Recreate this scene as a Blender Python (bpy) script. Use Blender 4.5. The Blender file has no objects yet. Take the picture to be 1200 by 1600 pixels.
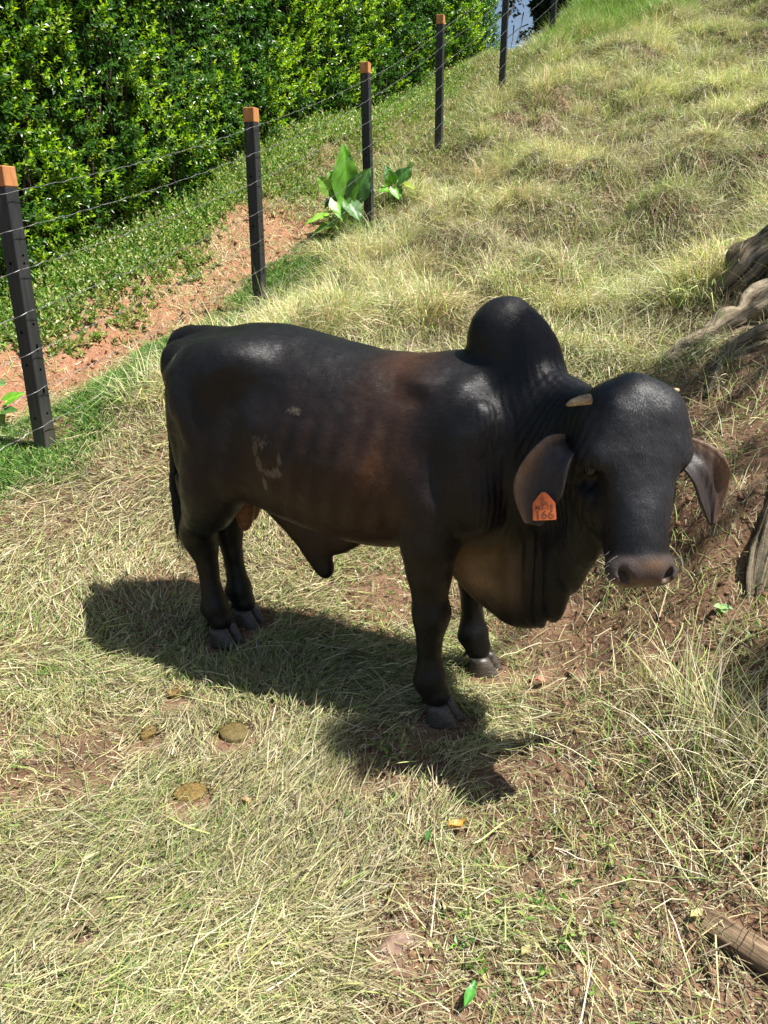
import bpy, bmesh, math, random
import numpy as np
from mathutils import Vector, Matrix

random.seed(7)
RNG = np.random.default_rng(7)
sc = bpy.context.scene
COL = sc.collection

# ------------------------------------------------------------------ camera
CAM_H = 1.63
PITCH = 20.0
cam_data = bpy.data.cameras.new("camera")
cam_data.sensor_fit = 'VERTICAL'
cam_data.sensor_height = 36.0
cam_data.lens = 36.0 * 1202.0 / 1600.0
cam_data.clip_start = 0.05
cam_data.clip_end = 8000.0
cam = bpy.data.objects.new("camera", cam_data)
cam.location = (0, 0, CAM_H)
cam.rotation_euler = (math.radians(90 - PITCH), 0, 0)
COL.objects.link(cam)
sc.camera = cam

# ------------------------------------------------------------------ light
SUN_DIR = Vector((0.41, -0.12, 0.90)).normalized()     # towards the sun
world = bpy.data.worlds.new("World")
sc.world = world
world.use_nodes = True
wn = world.node_tree
wn.nodes.clear()
sky = wn.nodes.new('ShaderNodeTexSky')
sky.sky_type = 'NISHITA'
sky.sun_disc = False
sky.sun_elevation = math.asin(SUN_DIR.z)
sky.sun_rotation = math.atan2(SUN_DIR.x, SUN_DIR.y)
sky.air_density = 1.0
sky.dust_density = 1.5
sky.ozone_density = 1.0
bgn = wn.nodes.new('ShaderNodeBackground')
bgn.inputs[1].default_value = 0.06
won = wn.nodes.new('ShaderNodeOutputWorld')
wn.links.new(sky.outputs[0], bgn.inputs[0])
wn.links.new(bgn.outputs[0], won.inputs[0])
sun_data = bpy.data.lights.new("sun", 'SUN')
sun_data.energy = 5.0
sun_data.angle = math.radians(0.55)
sun_data.color = (1.0, 0.965, 0.90)
sun = bpy.data.objects.new("sun", sun_data)
sun.rotation_euler = SUN_DIR.to_track_quat('Z', 'Y').to_euler()
sun.location = (3, 2, 12)
COL.objects.link(sun)
sc.view_settings.view_transform = 'Standard'
sc.view_settings.look = 'None'
sc.view_settings.exposure = 0.98
sc.view_settings.gamma = 1.0
sc.view_settings.use_curve_mapping = False
sc.cycles.max_bounces = 6
sc.cycles.diffuse_bounces = 3
sc.cycles.glossy_bounces = 2
sc.cycles.transmission_bounces = 3
sc.cycles.transparent_max_bounces = 4

# ------------------------------------------------------------------ helpers
_c, _s = math.cos(math.radians(PITCH)), math.sin(math.radians(PITCH))

def ray(px, py):
    u = (px - 600) / 1202.0
    v = (800 - py) / 1202.0
    return np.array([u, _c + v * _s, -_s + v * _c])

def at_y(px, py, Y):
    """world point seen at a place of the photo, Y metres in front"""
    d = ray(px, py)
    return d * (Y / d[1]) + np.array([0, 0, CAM_H])

def at_z(px, py, z):
    d = ray(px, py)
    return d * ((z - CAM_H) / d[2]) + np.array([0, 0, CAM_H])

def tag(o, label=None, cat=None, group=None, kind=None):
    if label: o['label'] = label
    if cat: o['category'] = cat
    if group: o['group'] = group
    if kind: o['kind'] = kind
    return o

def link(name, data, parent=None, loc=None, rot=None):
    o = bpy.data.objects.new(name, data)
    COL.objects.link(o)
    if parent is not None: o.parent = parent
    if loc is not None: o.location = loc
    if rot is not None: o.rotation_euler = rot
    return o

def npmesh(name, V, F, mat=None, smooth=True, colors=None, cname='tint', attrs=None):
    """mesh from numpy arrays; F is (n,3) or (n,4)"""
    V = np.ascontiguousarray(V, dtype=np.float32)
    F = np.ascontiguousarray(F, dtype=np.int32)
    me = bpy.data.meshes.new(name)
    me.vertices.add(len(V)); me.vertices.foreach_set('co', V.ravel())
    k = F.shape[1]
    me.loops.add(F.size); me.loops.foreach_set('vertex_index', F.ravel())
    me.polygons.add(len(F))
    me.polygons.foreach_set('loop_start', np.arange(0, F.size, k, dtype=np.int32))
    me.polygons.foreach_set('loop_total', np.full(len(F), k, dtype=np.int32))
    me.update(calc_edges=True)
    me.polygons.foreach_set('use_smooth', np.full(len(F), smooth, dtype=bool))
    if colors is not None:
        ca = me.color_attributes.new(cname, 'FLOAT_COLOR', 'POINT')
        c4 = np.ones((len(V), 4), dtype=np.float32); c4[:, :colors.shape[1]] = colors
        ca.data.foreach_set('color', c4.ravel())
    if attrs:
        for n_, a_ in attrs.items():
            at = me.attributes.new(n_, 'FLOAT', 'POINT')
            at.data.foreach_set('value', np.ascontiguousarray(a_, dtype=np.float32))
    if mat: me.materials.append(mat)
    me.update()
    return me

def fade(t): return t * t * t * (t * (t * 6 - 15) + 10)
_perm = np.random.default_rng(3).permutation(65536).astype(np.int64)
def _h(ix, iy, iz, seed):
    return _perm[(_perm[(_perm[(ix + seed * 131) & 65535] + iy) & 65535] + iz) & 65535] / 65535.0
def noise3(x, y, z=0.0, seed=0):
    """value noise, -1..1"""
    x = np.asarray(x, float); y = np.asarray(y, float); z = np.asarray(z, float) + np.zeros_like(x)
    ix = np.floor(x).astype(np.int64); iy = np.floor(y).astype(np.int64); iz = np.floor(z).astype(np.int64)
    fx, fy, fz = fade(x - ix), fade(y - iy), fade(z - iz)
    r = 0
    for a in (0, 1):
        for b in (0, 1):
            for c in (0, 1):
                w = (fx if a else 1 - fx) * (fy if b else 1 - fy) * (fz if c else 1 - fz)
                r = r + w * _h(ix + a, iy + b, iz + c, seed)
    return r * 2 - 1
def fbm(x, y, z=0.0, octv=4, seed=0, gain=0.5):
    r = 0; a = 1.0; s = 0
    for i in range(octv):
        r = r + a * noise3(np.asarray(x) * 2 ** i, np.asarray(y) * 2 ** i, np.asarray(z) * 2.0 ** i, seed + i)
        s += a; a *= gain
    return r / s

def sstep(a, b, x):
    t = np.clip((x - a) / (b - a), 0, 1)
    return t * t * (3 - 2 * t)

def mat_new(name):
    m = bpy.data.materials.new(name)
    m.use_nodes = True
    m.node_tree.nodes.clear()
    return m, m.node_tree.nodes, m.node_tree.links

def N(nodes, typ, **kw):
    n = nodes.new(typ)
    for k, v in kw.items():
        if k.startswith('i_'):
            key = k[2:]
            key = int(key) if key.isdigit() else key.replace('_', ' ')
            n.inputs[key].default_value = v
        else:
            setattr(n, k, v)
    return n

def ramp(nodes, stops):
    r = nodes.new('ShaderNodeValToRGB')
    e = r.color_ramp.elements
    while len(e) > 1: e.remove(e[-1])
    e[0].position = stops[0][0]; e[0].color = (*stops[0][1], 1)
    for p_, c_ in stops[1:]:
        k = e.new(p_); k.color = (*c_, 1)
    return r

def simple_mat(name, c1, c2, scale=30, rough=0.7, bump=0.3, spec=0.3, dist=0.002, stretch=(1, 1, 1), contrast=(0.35, 0.65)):
    m, n, l = mat_new(name)
    out = N(n, 'ShaderNodeOutputMaterial'); b = N(n, 'ShaderNodeBsdfPrincipled')
    b.inputs['Roughness'].default_value = rough
    b.inputs['Specular IOR Level'].default_value = spec
    tc = N(n, 'ShaderNodeTexCoord'); mp = N(n, 'ShaderNodeMapping'); mp.inputs['Scale'].default_value = stretch
    no = N(n, 'ShaderNodeTexNoise', i_Scale=scale, i_Detail=6.0, i_Roughness=0.65)
    r = ramp(n, [(contrast[0], c1), (contrast[1], c2)])
    bu = N(n, 'ShaderNodeBump', i_Strength=bump, i_Distance=dist)
    l.new(tc.outputs['Object'], mp.inputs[0]); l.new(mp.outputs[0], no.inputs['Vector'])
    l.new(no.outputs[0], r.inputs[0]); l.new(r.outputs[0], b.inputs['Base Color'])
    l.new(no.outputs[0], bu.inputs['Height']); l.new(bu.outputs[0], b.inputs['Normal'])
    l.new(b.outputs[0], out.inputs[0])
    return m
# ================================================================== GROUND
# fence posts: ground point and height of each
POSTS = [at_y(72, 700, 4.35), at_y(407, 487, 6.5), at_y(577, 345, 8.7), at_y(685, 242, 10.8), at_y(784, 138, 12.7), at_y(862, 60, 14.9)]
_ctl = [p for p in POSTS]
for px, py, Y in ((250, 640, 4.6), (0, 760, 3.9), (150, 560, 5.6), (60, 430, 7.0), (250, 400, 7.6), (330, 350, 8.4), (450, 270, 9.8), (560, 212, 11.2), (640, 190, 12.4), (740, 140, 13.6),
                  (500, 345, 8.7), (700, 520, 5.6), (560, 500, 5.9), (830, 330, 8.0), (700, 330, 8.6), (900, 200, 10.8), (800, 200, 11.0), (1100, 100, 12.8), (950, 60, 13.8), (1040, 0, 16.0), (1190, 0, 15.5),
                  (1100, 505, 4.7), (1000, 560, 4.3), (1190, 250, 7.4), (1000, 400, 6.6), (1195, 620, 3.4), (1150, 420, 5.2), (1190, 900, 2.45), (1100, 780, 2.9), (1190, 1200, 1.78), (1000, 1000, 2.50)):
    _ctl.append(at_y(px, py, Y))
_ctl += [(0.183, 2.336, 0.0), (0.375, 2.644, 0.0), (-0.716, 2.986, -0.045), (-0.648, 3.128, -0.035), (-0.25, 2.6, -0.02), (0.2, 1.9, -0.01), (-0.4, 1.8, -0.04),
         (0, 1.0, -0.03), (-1, 1.3, -0.06), (0.8, 1.0, -0.02), (-1.5, 2.6, -0.02), (-2.4, 2.2, -0.05), (-1.2, 3.3, 0.05), (0, -1, -0.1), (-3, 0, -0.1), (3, 0, 0.3), (-0.2, 3.5, 0.12), (0.5, 3.4, 0.2), (0.9, 2.9, 0.15)]
_ctl = np.array([list(map(float, p)) for p in _ctl])
_ctl = np.vstack([_ctl, [(-8, 5, 0.1), (-9, 9, 1.0), (-6, 12, 2.2), (-3, 15, 3.1), (4, 19, 6.2), (9, 16, 7.0), (9, 10, 4.6), (8, 5, 2.6), (-2, 22, 3.5), (-6, -4, -0.4), (6, -4, 0.3), (12, 24, 8.5)]])
def _tps(r2): return 0.5 * r2 * np.log(r2 + 1e-9)
_K = _tps(((_ctl[:, None, :2] - _ctl[None, :, :2]) ** 2).sum(-1)) + np.eye(len(_ctl)) * 0.02
_Pm = np.hstack([np.ones((len(_ctl), 1)), _ctl[:, :2]])
_A = np.block([[_K, _Pm], [_Pm.T, np.zeros((3, 3))]])
_w = np.linalg.solve(_A, np.concatenate([_ctl[:, 2], np.zeros(3)]))
PX = np.array([p[0] for p in POSTS]); PYv = np.array([p[1] for p in POSTS])

def fence_x(y):
    y = np.asarray(y, float)
    lo = PX[0] + (y - PYv[0]) * 0.46
    hi = PX[-1] + (y - PYv[-1]) * 0.5
    return np.where(y < PYv[0], lo, np.where(y > PYv[-1], hi, np.interp(y, PYv, PX)))
def beyond(x, y):
    """metres past the fence line towards the hedge"""
    return (fence_x(y) - x) * 0.905

def base_h(x, y):
    x = np.asarray(x, float).ravel(); y = np.asarray(y, float).ravel()
    out = np.zeros(len(x))
    cx = np.clip(x, -16, 16); cy = np.clip(y, -6, 26)
    for i in range(0, len(x), 60000):
        s = slice(i, i + 60000)
        r2 = (cx[s, None] - _ctl[None, :, 0]) ** 2 + (cy[s, None] - _ctl[None, :, 1]) ** 2
        out[s] = _tps(r2) @ _w[:-3] + _w[-3] + _w[-2] * cx[s] + _w[-1] * cy[s]
    # hill crest beyond the last posts, then down to a far plain
    ridge = np.maximum(y - (16.2 + 0.55 * (x - 2.8)), 0)
    ridge = np.where(x < 3.2, np.maximum(ridge, np.maximum(y - 15.4, 0)), ridge)
    out -= 0.55 * ridge * (1 - np.exp(-ridge / 1.5))
    r = np.sqrt((x - 1) ** 2 + (y - 6) ** 2)
    f = sstep(17, 60, r)
    out = out * (1 - f) + (-9.0 + 0.5 * noise3(x * .02, y * .02)) * f
    return np.maximum(out, -12)

def hill_mask(x, y):
    return sstep(3.6, 5.5, y + 0.25 * x) * sstep(0.25, -0.5, beyond(x, y))
def height(x, y):
    x = np.asarray(x, float); y = np.asarray(y, float); sh = x.shape
    h = base_h(x, y).reshape(sh)
    near = sstep(30, 14, np.hypot(x, y))
    hm = hill_mask(x, y)
    h = h + near * (0.012 * fbm(x * 2.2, y * 2.2, 0, 3, 11) + hm * (0.20 * fbm(x * 1.1, y * 1.1, 0, 2, 21) + 0.14 * noise3(x * 2.4, y * 2.4, 0, 5)))
    # eroded path behind the fence: shallow trough with a broken red bank
    b = beyond(x, y)
    h = h - near * 0.13 * np.exp(-((b - 0.75) / 0.35) ** 2) * sstep(3.8, 5, y)
    h = h + near * 0.07 * np.exp(-((b - 1.25 - .12 * noise3(x * 2, y * 2)) / 0.14) ** 2) * sstep(3.8, 5, y)
    # broken earth bank at the right
    bk_ = sstep(0.75, 1.3, x) * sstep(5.2, 4.4, y) * sstep(1.4, 2.0, y)
    h = h + bk_ * (0.055 * fbm(x * 3.2, y * 3.2, 0, 3, 141) + 0.03 * (1 - np.abs(noise3(x * 4.5, y * 4.5, 0, 142))))
    # worn hollows on the slope at the right
    for (cx, cy, rx, ry, d) in ((1.62, 6.05, 0.55, 0.20, 0.12), (2.25, 6.0, 0.5, 0.2, 0.13), (1.35, 2.35, 0.25, 0.2, 0.05), (1.05, 1.62, 0.22, 0.16, 0.04)):
        h = h - d * np.exp(-((x - cx) / rx) ** 2 - ((y - cy) / ry) ** 2)
    return h
def soil_mask(x, y):
    """where bare soil shows: path, worn ground by the bull's feet and the lower right"""
    b = beyond(x, y)
    p = np.exp(-((b - 0.80 - 0.28 * noise3(x * 1.3, y * 1.3, 0, 3)) / 0.25) ** 2) * sstep(3.4, 4.4, y) * sstep(9.8, 8.6, y)
    p = np.clip(p * (0.88 + 0.75 * noise3(x * 1.9, y * 1.9, 0, 31) + 0.3 * noise3(x * 5, y * 5, 0, 32)), 0, 1)
    q = sstep(0.02, 0.30, x - 0.17 * (y - 1.4) + 0.30 * noise3(x * 2.7, y * 2.7, 0, 8)) * sstep(3.6, 2.8, y) * (0.80 + 0.2 * noise3(x * 5, y * 5, 0, 9))
    c = 0.6 * sstep(0.40, 0.8, noise3(x * 1.9, y * 1.9, 0, 14)) * (b < -0.1)
    for (cx, cy, rx, ry, a) in ((1.62, 6.0, 0.6, 0.22, 1.0), (2.25, 5.95, 0.55, 0.2, 1.0), (2.0, 4.5, 0.6, 0.5, .8), (1.7, 3.4, 0.5, 0.7, 0.85), (1.35, 4.1, 0.3, 0.25, .7), (-0.15, 5.0, .3, .12, .5), (0.02, 1.25, 0.12, 0.10, 0.9), (-0.85, 1.27, 0.22, 0.06, 0.6), (2.9, 5.9, .5, .5, .6)):
        c = np.maximum(c, a * np.exp(-((x - cx) / rx) ** 2 - ((y - cy) / ry) ** 2))
    return np.clip(np.maximum(np.maximum(p, q), c), 0, 1)

def axis(segs):
    out = [segs[0][0]]
    for a, b_, st in segs:
        n_ = max(1, int(round((b_ - a) / st))); out += list(np.linspace(a, b_, n_ + 1)[1:])
    return np.array(out)
gx = axis([(-3000, -400, 400), (-400, -80, 40), (-80, -20, 5), (-20, -8, 0.6), (-8, -3.2, 0.12), (-3.2, -1.6, 0.04), (-1.6, 2.4, 0.026), (2.4, 5, 0.05), (5, 9, 0.15), (9, 20, 0.6), (20, 80, 5), (80, 400, 40), (400, 3000, 400)])
gy = axis([(-3000, -400, 400), (-400, -80, 40), (-80, -10, 5), (-10, -1, 0.6), (-1, 0.7, 0.1), (0.7, 3.6, 0.026), (3.6, 9.5, 0.05), (9.5, 18, 0.09), (18, 26, 0.4), (26, 90, 4), (90, 400, 40), (400, 4000, 400)])
GX, GY = np.meshgrid(gx, gy, indexing='ij')
gz = height(GX, GY)
nearm = sstep(14, 8, np.hypot(GX, GY))
sm = soil_mask(GX, GY)
redm2 = sm * sstep(0.1, 0.4, beyond(GX, GY))
cl = 1 - np.abs(fbm(GX * 9, GY * 9, 0, 4, 77, 0.6))
gz = gz + nearm * (0.006 + 0.034 * sm + 0.08 * redm2) * (cl ** 3 - 0.45) + nearm * 0.006 * fbm(GX * 24, GY * 24, 0, 2, 50)
nx_, ny_ = GX.shape
ii = np.arange(nx_ * ny_).reshape(nx_, ny_)
gF = np.stack([ii[:-1, :-1], ii[1:, :-1], ii[1:, 1:], ii[:-1, 1:]], -1).reshape(-1, 4)
gV = np.stack([GX, GY, gz], -1).reshape(-1, 3)
mg, n, l = mat_new("soil")
out = N(n, 'ShaderNodeOutputMaterial'); b = N(n, 'ShaderNodeBsdfPrincipled'); b.inputs['Roughness'].default_value = 0.95; b.inputs['Specular IOR Level'].default_value = 0.12
tc = N(n, 'ShaderNodeTexCoord')
n1 = N(n, 'ShaderNodeTexNoise', i_Scale=3.5, i_Detail=9.0, i_Roughness=0.62); n2 = N(n, 'ShaderNodeTexNoise', i_Scale=55.0, i_Detail=6.0, i_Roughness=0.7)
n3 = N(n, 'ShaderNodeTexVoronoi', i_Scale=70.0)
for q in (n1, n2, n3): l.new(tc.outputs['Object'], q.inputs['Vector'])
r1 = ramp(n, [(0.30, (0.075, 0.047, 0.032)), (0.48, (0.165, 0.095, 0.058)), (0.70, (0.28, 0.175, 0.108))])
r2 = ramp(n, [(0.30, (0.60, 0.6, 0.6)), (0.7, (1.35, 1.35, 1.35))])
mx = N(n, 'ShaderNodeMix', data_type='RGBA', blend_type='MULTIPLY'); mx.inputs[0].default_value = 0.8
l.new(n1.outputs[0], r1.inputs[0]); l.new(n2.outputs[0], r2.inputs[0]); l.new(r1.outputs[0], mx.inputs[6]); l.new(r2.outputs[0], mx.inputs[7])
red = N(n, 'ShaderNodeAttribute', attribute_name='red')
mr = N(n, 'ShaderNodeMix', data_type='RGBA', blend_type='MIX'); l.new(red.outputs['Fac'], mr.inputs[0]); 
r3 = ramp(n, [(0.30, (0.16, 0.080, 0.048)), (0.55, (0.35, 0.175, 0.100)), (0.75, (0.45, 0.27, 0.165))]); l.new(n2.outputs[0], r3.inputs[0])
l.new(mx.outputs[2], mr.inputs[6]); l.new(r3.outputs[0], mr.inputs[7])
far = N(n, 'ShaderNodeAttribute', attribute_name='far')
mf = N(n, 'ShaderNodeMix', data_type='RGBA', blend_type='MIX'); l.new(far.outputs['Fac'], mf.inputs[0])
r4 = ramp(n, [(0.35, (0.05, 0.075, 0.025)), (0.65, (0.11, 0.14, 0.045))]); l.new(n1.outputs[0], r4.inputs[0])
l.new(mr.outputs[2], mf.inputs[6]); l.new(r4.outputs[0], mf.inputs[7]); l.new(mf.outputs[2], b.inputs['Base Color'])
bu = N(n, 'ShaderNodeBump', i_Strength=0.8, i_Distance=0.012); l.new(n2.outputs[0], bu.inputs['Height'])
bu2 = N(n, 'ShaderNodeBump', i_Strength=0.4, i_Distance=0.006); l.new(n3.outputs[0], bu2.inputs['Height']); l.new(bu.outputs[0], bu2.inputs['Normal']); l.new(bu2.outputs[0], b.inputs['Normal'])
l.new(b.outputs[0], out.inputs[0])
bb = beyond(GX, GY)
redm = (sstep(0.1, 0.4, bb) * sstep(2.2, 1.4, bb) * sstep(3.2, 4.4, GY) * sstep(10.5, 9, GY) * 0.9).ravel()
farm = sstep(12, 20, np.hypot(GX, GY)).ravel()
g_me = npmesh('ground', gV, gF, mg, True, attrs={'red': redm, 'far': farm})
ground = link('ground', g_me); tag(ground, kind='structure', label='sloping reddish soil hillside under the mown grass')
def gheight(x, y):
    """height with the micro relief, approximately"""
    x = np.asarray(x, float); y = np.asarray(y, float)
    h = height(x, y); sm_ = soil_mask(x, y); nm = sstep(14, 8, np.hypot(x, y))
    cl_ = 1 - np.abs(fbm(x * 9, y * 9, 0, 4, 77, 0.6))
    return h + nm * (0.006 + 0.030 * sm_) * (cl_ ** 3 - 0.45)
# ================================================================== THE BULL
BM = np.array([-0.202, 2.773]); BYAW = math.radians(-26)
BF = np.array([math.cos(BYAW), math.sin(BYAW)]); BL = np.array([-BF[1], BF[0]])
def to_b(P):
    P = np.asarray(P, float); q = P[..., :2] - BM
    return np.stack([q @ BF, q @ BL, P[..., 2]], -1)
def dir_b(d):
    d = np.asarray(d, float)
    return np.array([d[:2] @ BF, d[:2] @ BL, d[2]])

class Field:
    def __init__(s, lo, hi, h):
        s.h = h; s.lo = np.array(lo, float)
        s.n = np.ceil((np.array(hi) - s.lo) / h).astype(int) + 1
        s.D = np.full(s.n, 0.5, dtype=np.float32)
        s.ax = [s.lo[i] + h * np.arange(s.n[i]) for i in range(3)]
    def box(s, a, b):
        i0 = np.clip(np.floor((np.array(a) - s.lo) / s.h).astype(int), 0, s.n - 1)
        i1 = np.clip(np.ceil((np.array(b) - s.lo) / s.h).astype(int) + 1, 1, s.n)
        sl = tuple(slice(i0[k], i1[k]) for k in range(3))
        return sl, s.ax[0][sl[0]][:, None, None].astype(np.float32), s.ax[1][sl[1]][None, :, None].astype(np.float32), s.ax[2][sl[2]][None, None, :].astype(np.float32)
    def put(s, sl, d, k, op='add'):
        a = s.D[sl]; 
        if op == 'add':
            h = np.maximum(k - np.abs(a - d), 0) / k
            s.D[sl] = np.minimum(a, d) - h * h * k * 0.25
        else:
            d = -d
            h = np.maximum(k - np.abs(a - d), 0) / k
            s.D[sl] = np.maximum(a, d) + h * h * k * 0.25
    def ell(s, c, r, R=None, k=0.03, op='add'):
        c = np.array(c, float); r = np.array(r, float)
        m = (max(r) if R is not None else r) + k + s.h * 2
        sl, X, Y, Z = s.box(c - m, c + m)
        if 0 in s.D[sl].shape: return
        X = X - c[0]; Y = Y - c[1]; Z = Z - c[2]
        if R is not None:
            R = np.asarray(R, float)   # rows: local axes
            X, Y, Z = (R[0, 0] * X + R[0, 1] * Y + R[0, 2] * Z, R[1, 0] * X + R[1, 1] * Y + R[1, 2] * Z, R[2, 0] * X + R[2, 1] * Y + R[2, 2] * Z)
        k0 = np.sqrt((X / r[0]) ** 2 + (Y / r[1]) ** 2 + (Z / r[2]) ** 2) + 1e-6
        k1 = np.sqrt((X / r[0] ** 2) ** 2 + (Y / r[1] ** 2) ** 2 + (Z / r[2] ** 2) ** 2) + 1e-6
        s.put(sl, (k0 * (k0 - 1) / k1).astype(np.float32), k, op)
    def cap(s, a, b, ra, rb, k=0.03, op='add'):
        a = np.array(a, float); b = np.array(b, float); m = max(ra, rb) + k + s.h * 2
        sl, X, Y, Z = s.box(np.minimum(a, b) - m, np.maximum(a, b) + m)
        d = b - a; L2 = float(d @ d)
        X = X - a[0]; Y = Y - a[1]; Z = Z - a[2]
        t = np.clip((X * d[0] + Y * d[1] + Z * d[2]) / L2, 0, 1)
        q = np.sqrt((X - t * d[0]) ** 2 + (Y - t * d[1]) ** 2 + (Z - t * d[2]) ** 2) - (ra + (rb - ra) * t)
        s.put(sl, q.astype(np.float32), k, op)
    def chain(s, pts, k=0.02, sub=6):
        """tapered tube through (x,y,z,r) points, smooth-interpolated"""
        P = crom(np.array(pts, float), sub)
        sub_f = None
        for i in range(len(P) - 1):
            s.cap(P[i, :3], P[i + 1, :3], P[i, 3], P[i + 1, 3], k if i % sub == 0 else k * 0.6)
    def sweep(s, st, k=0.03, sub=6, Rf=None):
        """st rows: x,y,z, r0,r1,r2 ; R rows given by Rf"""
        P = crom(np.array(st, float), sub)
        tmp = Field.__new__(Field)
        m = P[:, 3:].max() + k + s.h * 3
        sl, X, Y, Z = s.box(P[:, :3].min(0) - m, P[:, :3].max(0) + m)
        tmp.h = s.h; tmp.lo = np.array([X.ravel()[0], Y.ravel()[0], Z.ravel()[0]], float); tmp.n = np.array(s.D[sl].shape)
        tmp.D = np.full(tmp.n, 0.5, dtype=np.float32); tmp.ax = [X.ravel().astype(float), Y.ravel().astype(float), Z.ravel().astype(float)]
        for i in range(len(P)):
            R = Rf(i / (len(P) - 1)) if Rf else None
            tmp.ell(P[i, :3], P[i, 3:6], R, k=0.008)
        s.put(sl, tmp.D, k)

def crom(P, sub):
    n = len(P); out = []
    for i in range(n - 1):
        p0 = P[max(i - 1, 0)]; p1 = P[i]; p2 = P[i + 1]; p3 = P[min(i + 2, n - 1)]
        for j in range(sub):
            t = j / sub
            out.append(0.5 * (2 * p1 + (p2 - p0) * t + (2 * p0 - 5 * p1 + 4 * p2 - p3) * t * t + (3 * p1 - p0 - 3 * p2 + p3) * t ** 3))
    out.append(P[-1])
    return np.array(out)

def surface_nets(D, lo, h):
    S = D < 0
    nx, ny, nz = D.shape
    corners = [(i, j, k) for i in (0, 1) for j in (0, 1) for k in (0, 1)]
    cnt = np.zeros((nx - 1, ny - 1, nz - 1), dtype=np.int8)
    for (i, j, k) in corners:
        cnt += S[i:nx - 1 + i, j:ny - 1 + j, k:nz - 1 + k]
    cell = np.argwhere((cnt > 0) & (cnt < 8))
    idx = np.full(cnt.shape, -1, dtype=np.int32); idx[tuple(cell.T)] = np.arange(len(cell))
    acc = np.zeros((len(cell), 3)); num = np.zeros(len(cell))
    vals = {c: D[cell[:, 0] + c[0], cell[:, 1] + c[1], cell[:, 2] + c[2]].astype(float) for c in corners}
    for a in corners:
        for ax in range(3):
            if a[ax] == 0:
                b = list(a); b[ax] = 1; b = tuple(b)
                va, vb = vals[a], vals[b]
                m = (va < 0) != (vb < 0)
                t = np.where(m, va / np.where(m, va - vb, 1), 0)
                p = np.tile(np.array(a, float), (len(cell), 1)); p[:, ax] = t
                acc += p * m[:, None]; num += m
    V = (cell + acc / num[:, None]) * h + lo
    F = []
    for ax in range(3):
        o = [(0, 0, 0)] * 4
        u, v = (ax + 1) % 3, (ax + 2) % 3
        sl0 = [slice(1, -1)] * 3; sl0[ax] = slice(0, -1)
        sl1 = [slice(1, -1)] * 3; sl1[ax] = slice(1, None)
        A = S[tuple(sl0)]; B = S[tuple(sl1)]
        e = np.argwhere(A != B)
        base = e.copy(); base[:, u] += 1; base[:, v] += 1
        q = []
        for du, dv in ((-1, -1), (0, -1), (0, 0), (-1, 0)):
            c = base.copy(); c[:, u] += du; c[:, v] += dv
            q.append(idx[c[:, 0], c[:, 1], c[:, 2]])
        q = np.stack(q, 1)
        fl = ~A[tuple(e.T)]
        q[fl] = q[fl][:, ::-1]
        F.append(q)
    return V, np.concatenate(F)

def relax(V, F, it=2, lam=0.5):
    E = np.concatenate([F[:, [0, 1]], F[:, [1, 2]], F[:, [2, 3]], F[:, [3, 0]]])
    n = len(V)
    for _ in range(it):
        s = np.zeros((n, 3)); c = np.bincount(E[:, 0], minlength=n) + np.bincount(E[:, 1], minlength=n)
        for a in range(3):
            s[:, a] = np.bincount(E[:, 0], V[E[:, 1], a], n) + np.bincount(E[:, 1], V[E[:, 0], a], n)
        V = V + lam * (s / np.maximum(c, 1)[:, None] - V)
    return V

# ---- head frame (world directions turned into the bull's own frame)
HD = np.array([0.03, -0.43, -0.90]); HD /= np.linalg.norm(HD)          # down the face
HX = np.array([0.995, 0.10, 0.0]); HX -= HX @ HD * HD; HX /= np.linalg.norm(HX)   # to the animal's left (picture right)
HN = np.cross(HX, HD); 
if HN[1] > 0: HN = -HN                                                  # out of the forehead
HO = at_y(1004, 590, 1.97)                                               # top of the poll
def hp(x, s, n):
    return to_b(HO + HX * x + HD * s + HN * n)
HR = np.array([dir_b(HX), dir_b(HD), dir_b(HN)])

VOX = 0.0078
fld = Field((-0.86, -0.86, -0.09), (1.48, 0.42, 1.52), VOX)

# torso loft: x, top z, bottom z, half width
TS = np.array([
    (-0.68, 1.10, 0.98, 0.05), (-0.65, 1.18, 0.90, 0.12), (-0.59, 1.245, 0.80, 0.175), (-0.50, 1.275, 0.72, 0.215), (-0.40, 1.290, 0.67, 0.262),
    (-0.31, 1.305, 0.63, 0.275), (-0.20, 1.303, 0.60, 0.285), (-0.08, 1.285, 0.575, 0.300), (0.08, 1.255, 0.555, 0.318),
    (0.22, 1.233, 0.548, 0.322), (0.36, 1.232, 0.56, 0.305), (0.48, 1.25, 0.58, 0.272), (0.58, 1.25, 0.58, 0.245),
    (0.68, 1.21, 0.60, 0.215), (0.78, 1.14, 0.64, 0.17), (0.86, 1.06, 0.72, 0.11), (0.90, 0.98, 0.80, 0.05)])
def torso():
    sl, X, Y, Z = fld.box((-0.74, -0.40, 0.48), (0.95, 0.40, 1.38))
    x = X.ravel(); P = crom(TS, 8)
    top = np.interp(x, P[:, 0], P[:, 1])[:, None, None]; bot = np.interp(x, P[:, 0], P[:, 2])[:, None, None]
    w = np.interp(x, P[:, 0], P[:, 3])[:, None, None]
    zc = bot + (top - bot) * 0.50; hh = (top - bot) * 0.5
    # wider low on the barrel, narrow over the spine
    zz = (Z - zc) / hh
    ww = w * (1.0 - 0.16 * np.clip(zz, 0, 1.3) + 0.03 * np.clip(-zz, 0, 1))
    e = 2.35
    q = (np.abs(Y / ww) ** e + np.abs(zz) ** e + 1e-9) ** (1 / e)
    out = np.clip(np.maximum(-0.70 - X, X - 0.90), 0, None)
    d = (q - 1) * np.minimum(ww, hh) * 0.92 + out * 0.8
    fld.put(sl, d.astype(np.float32), 0.02)
torso()

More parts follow.
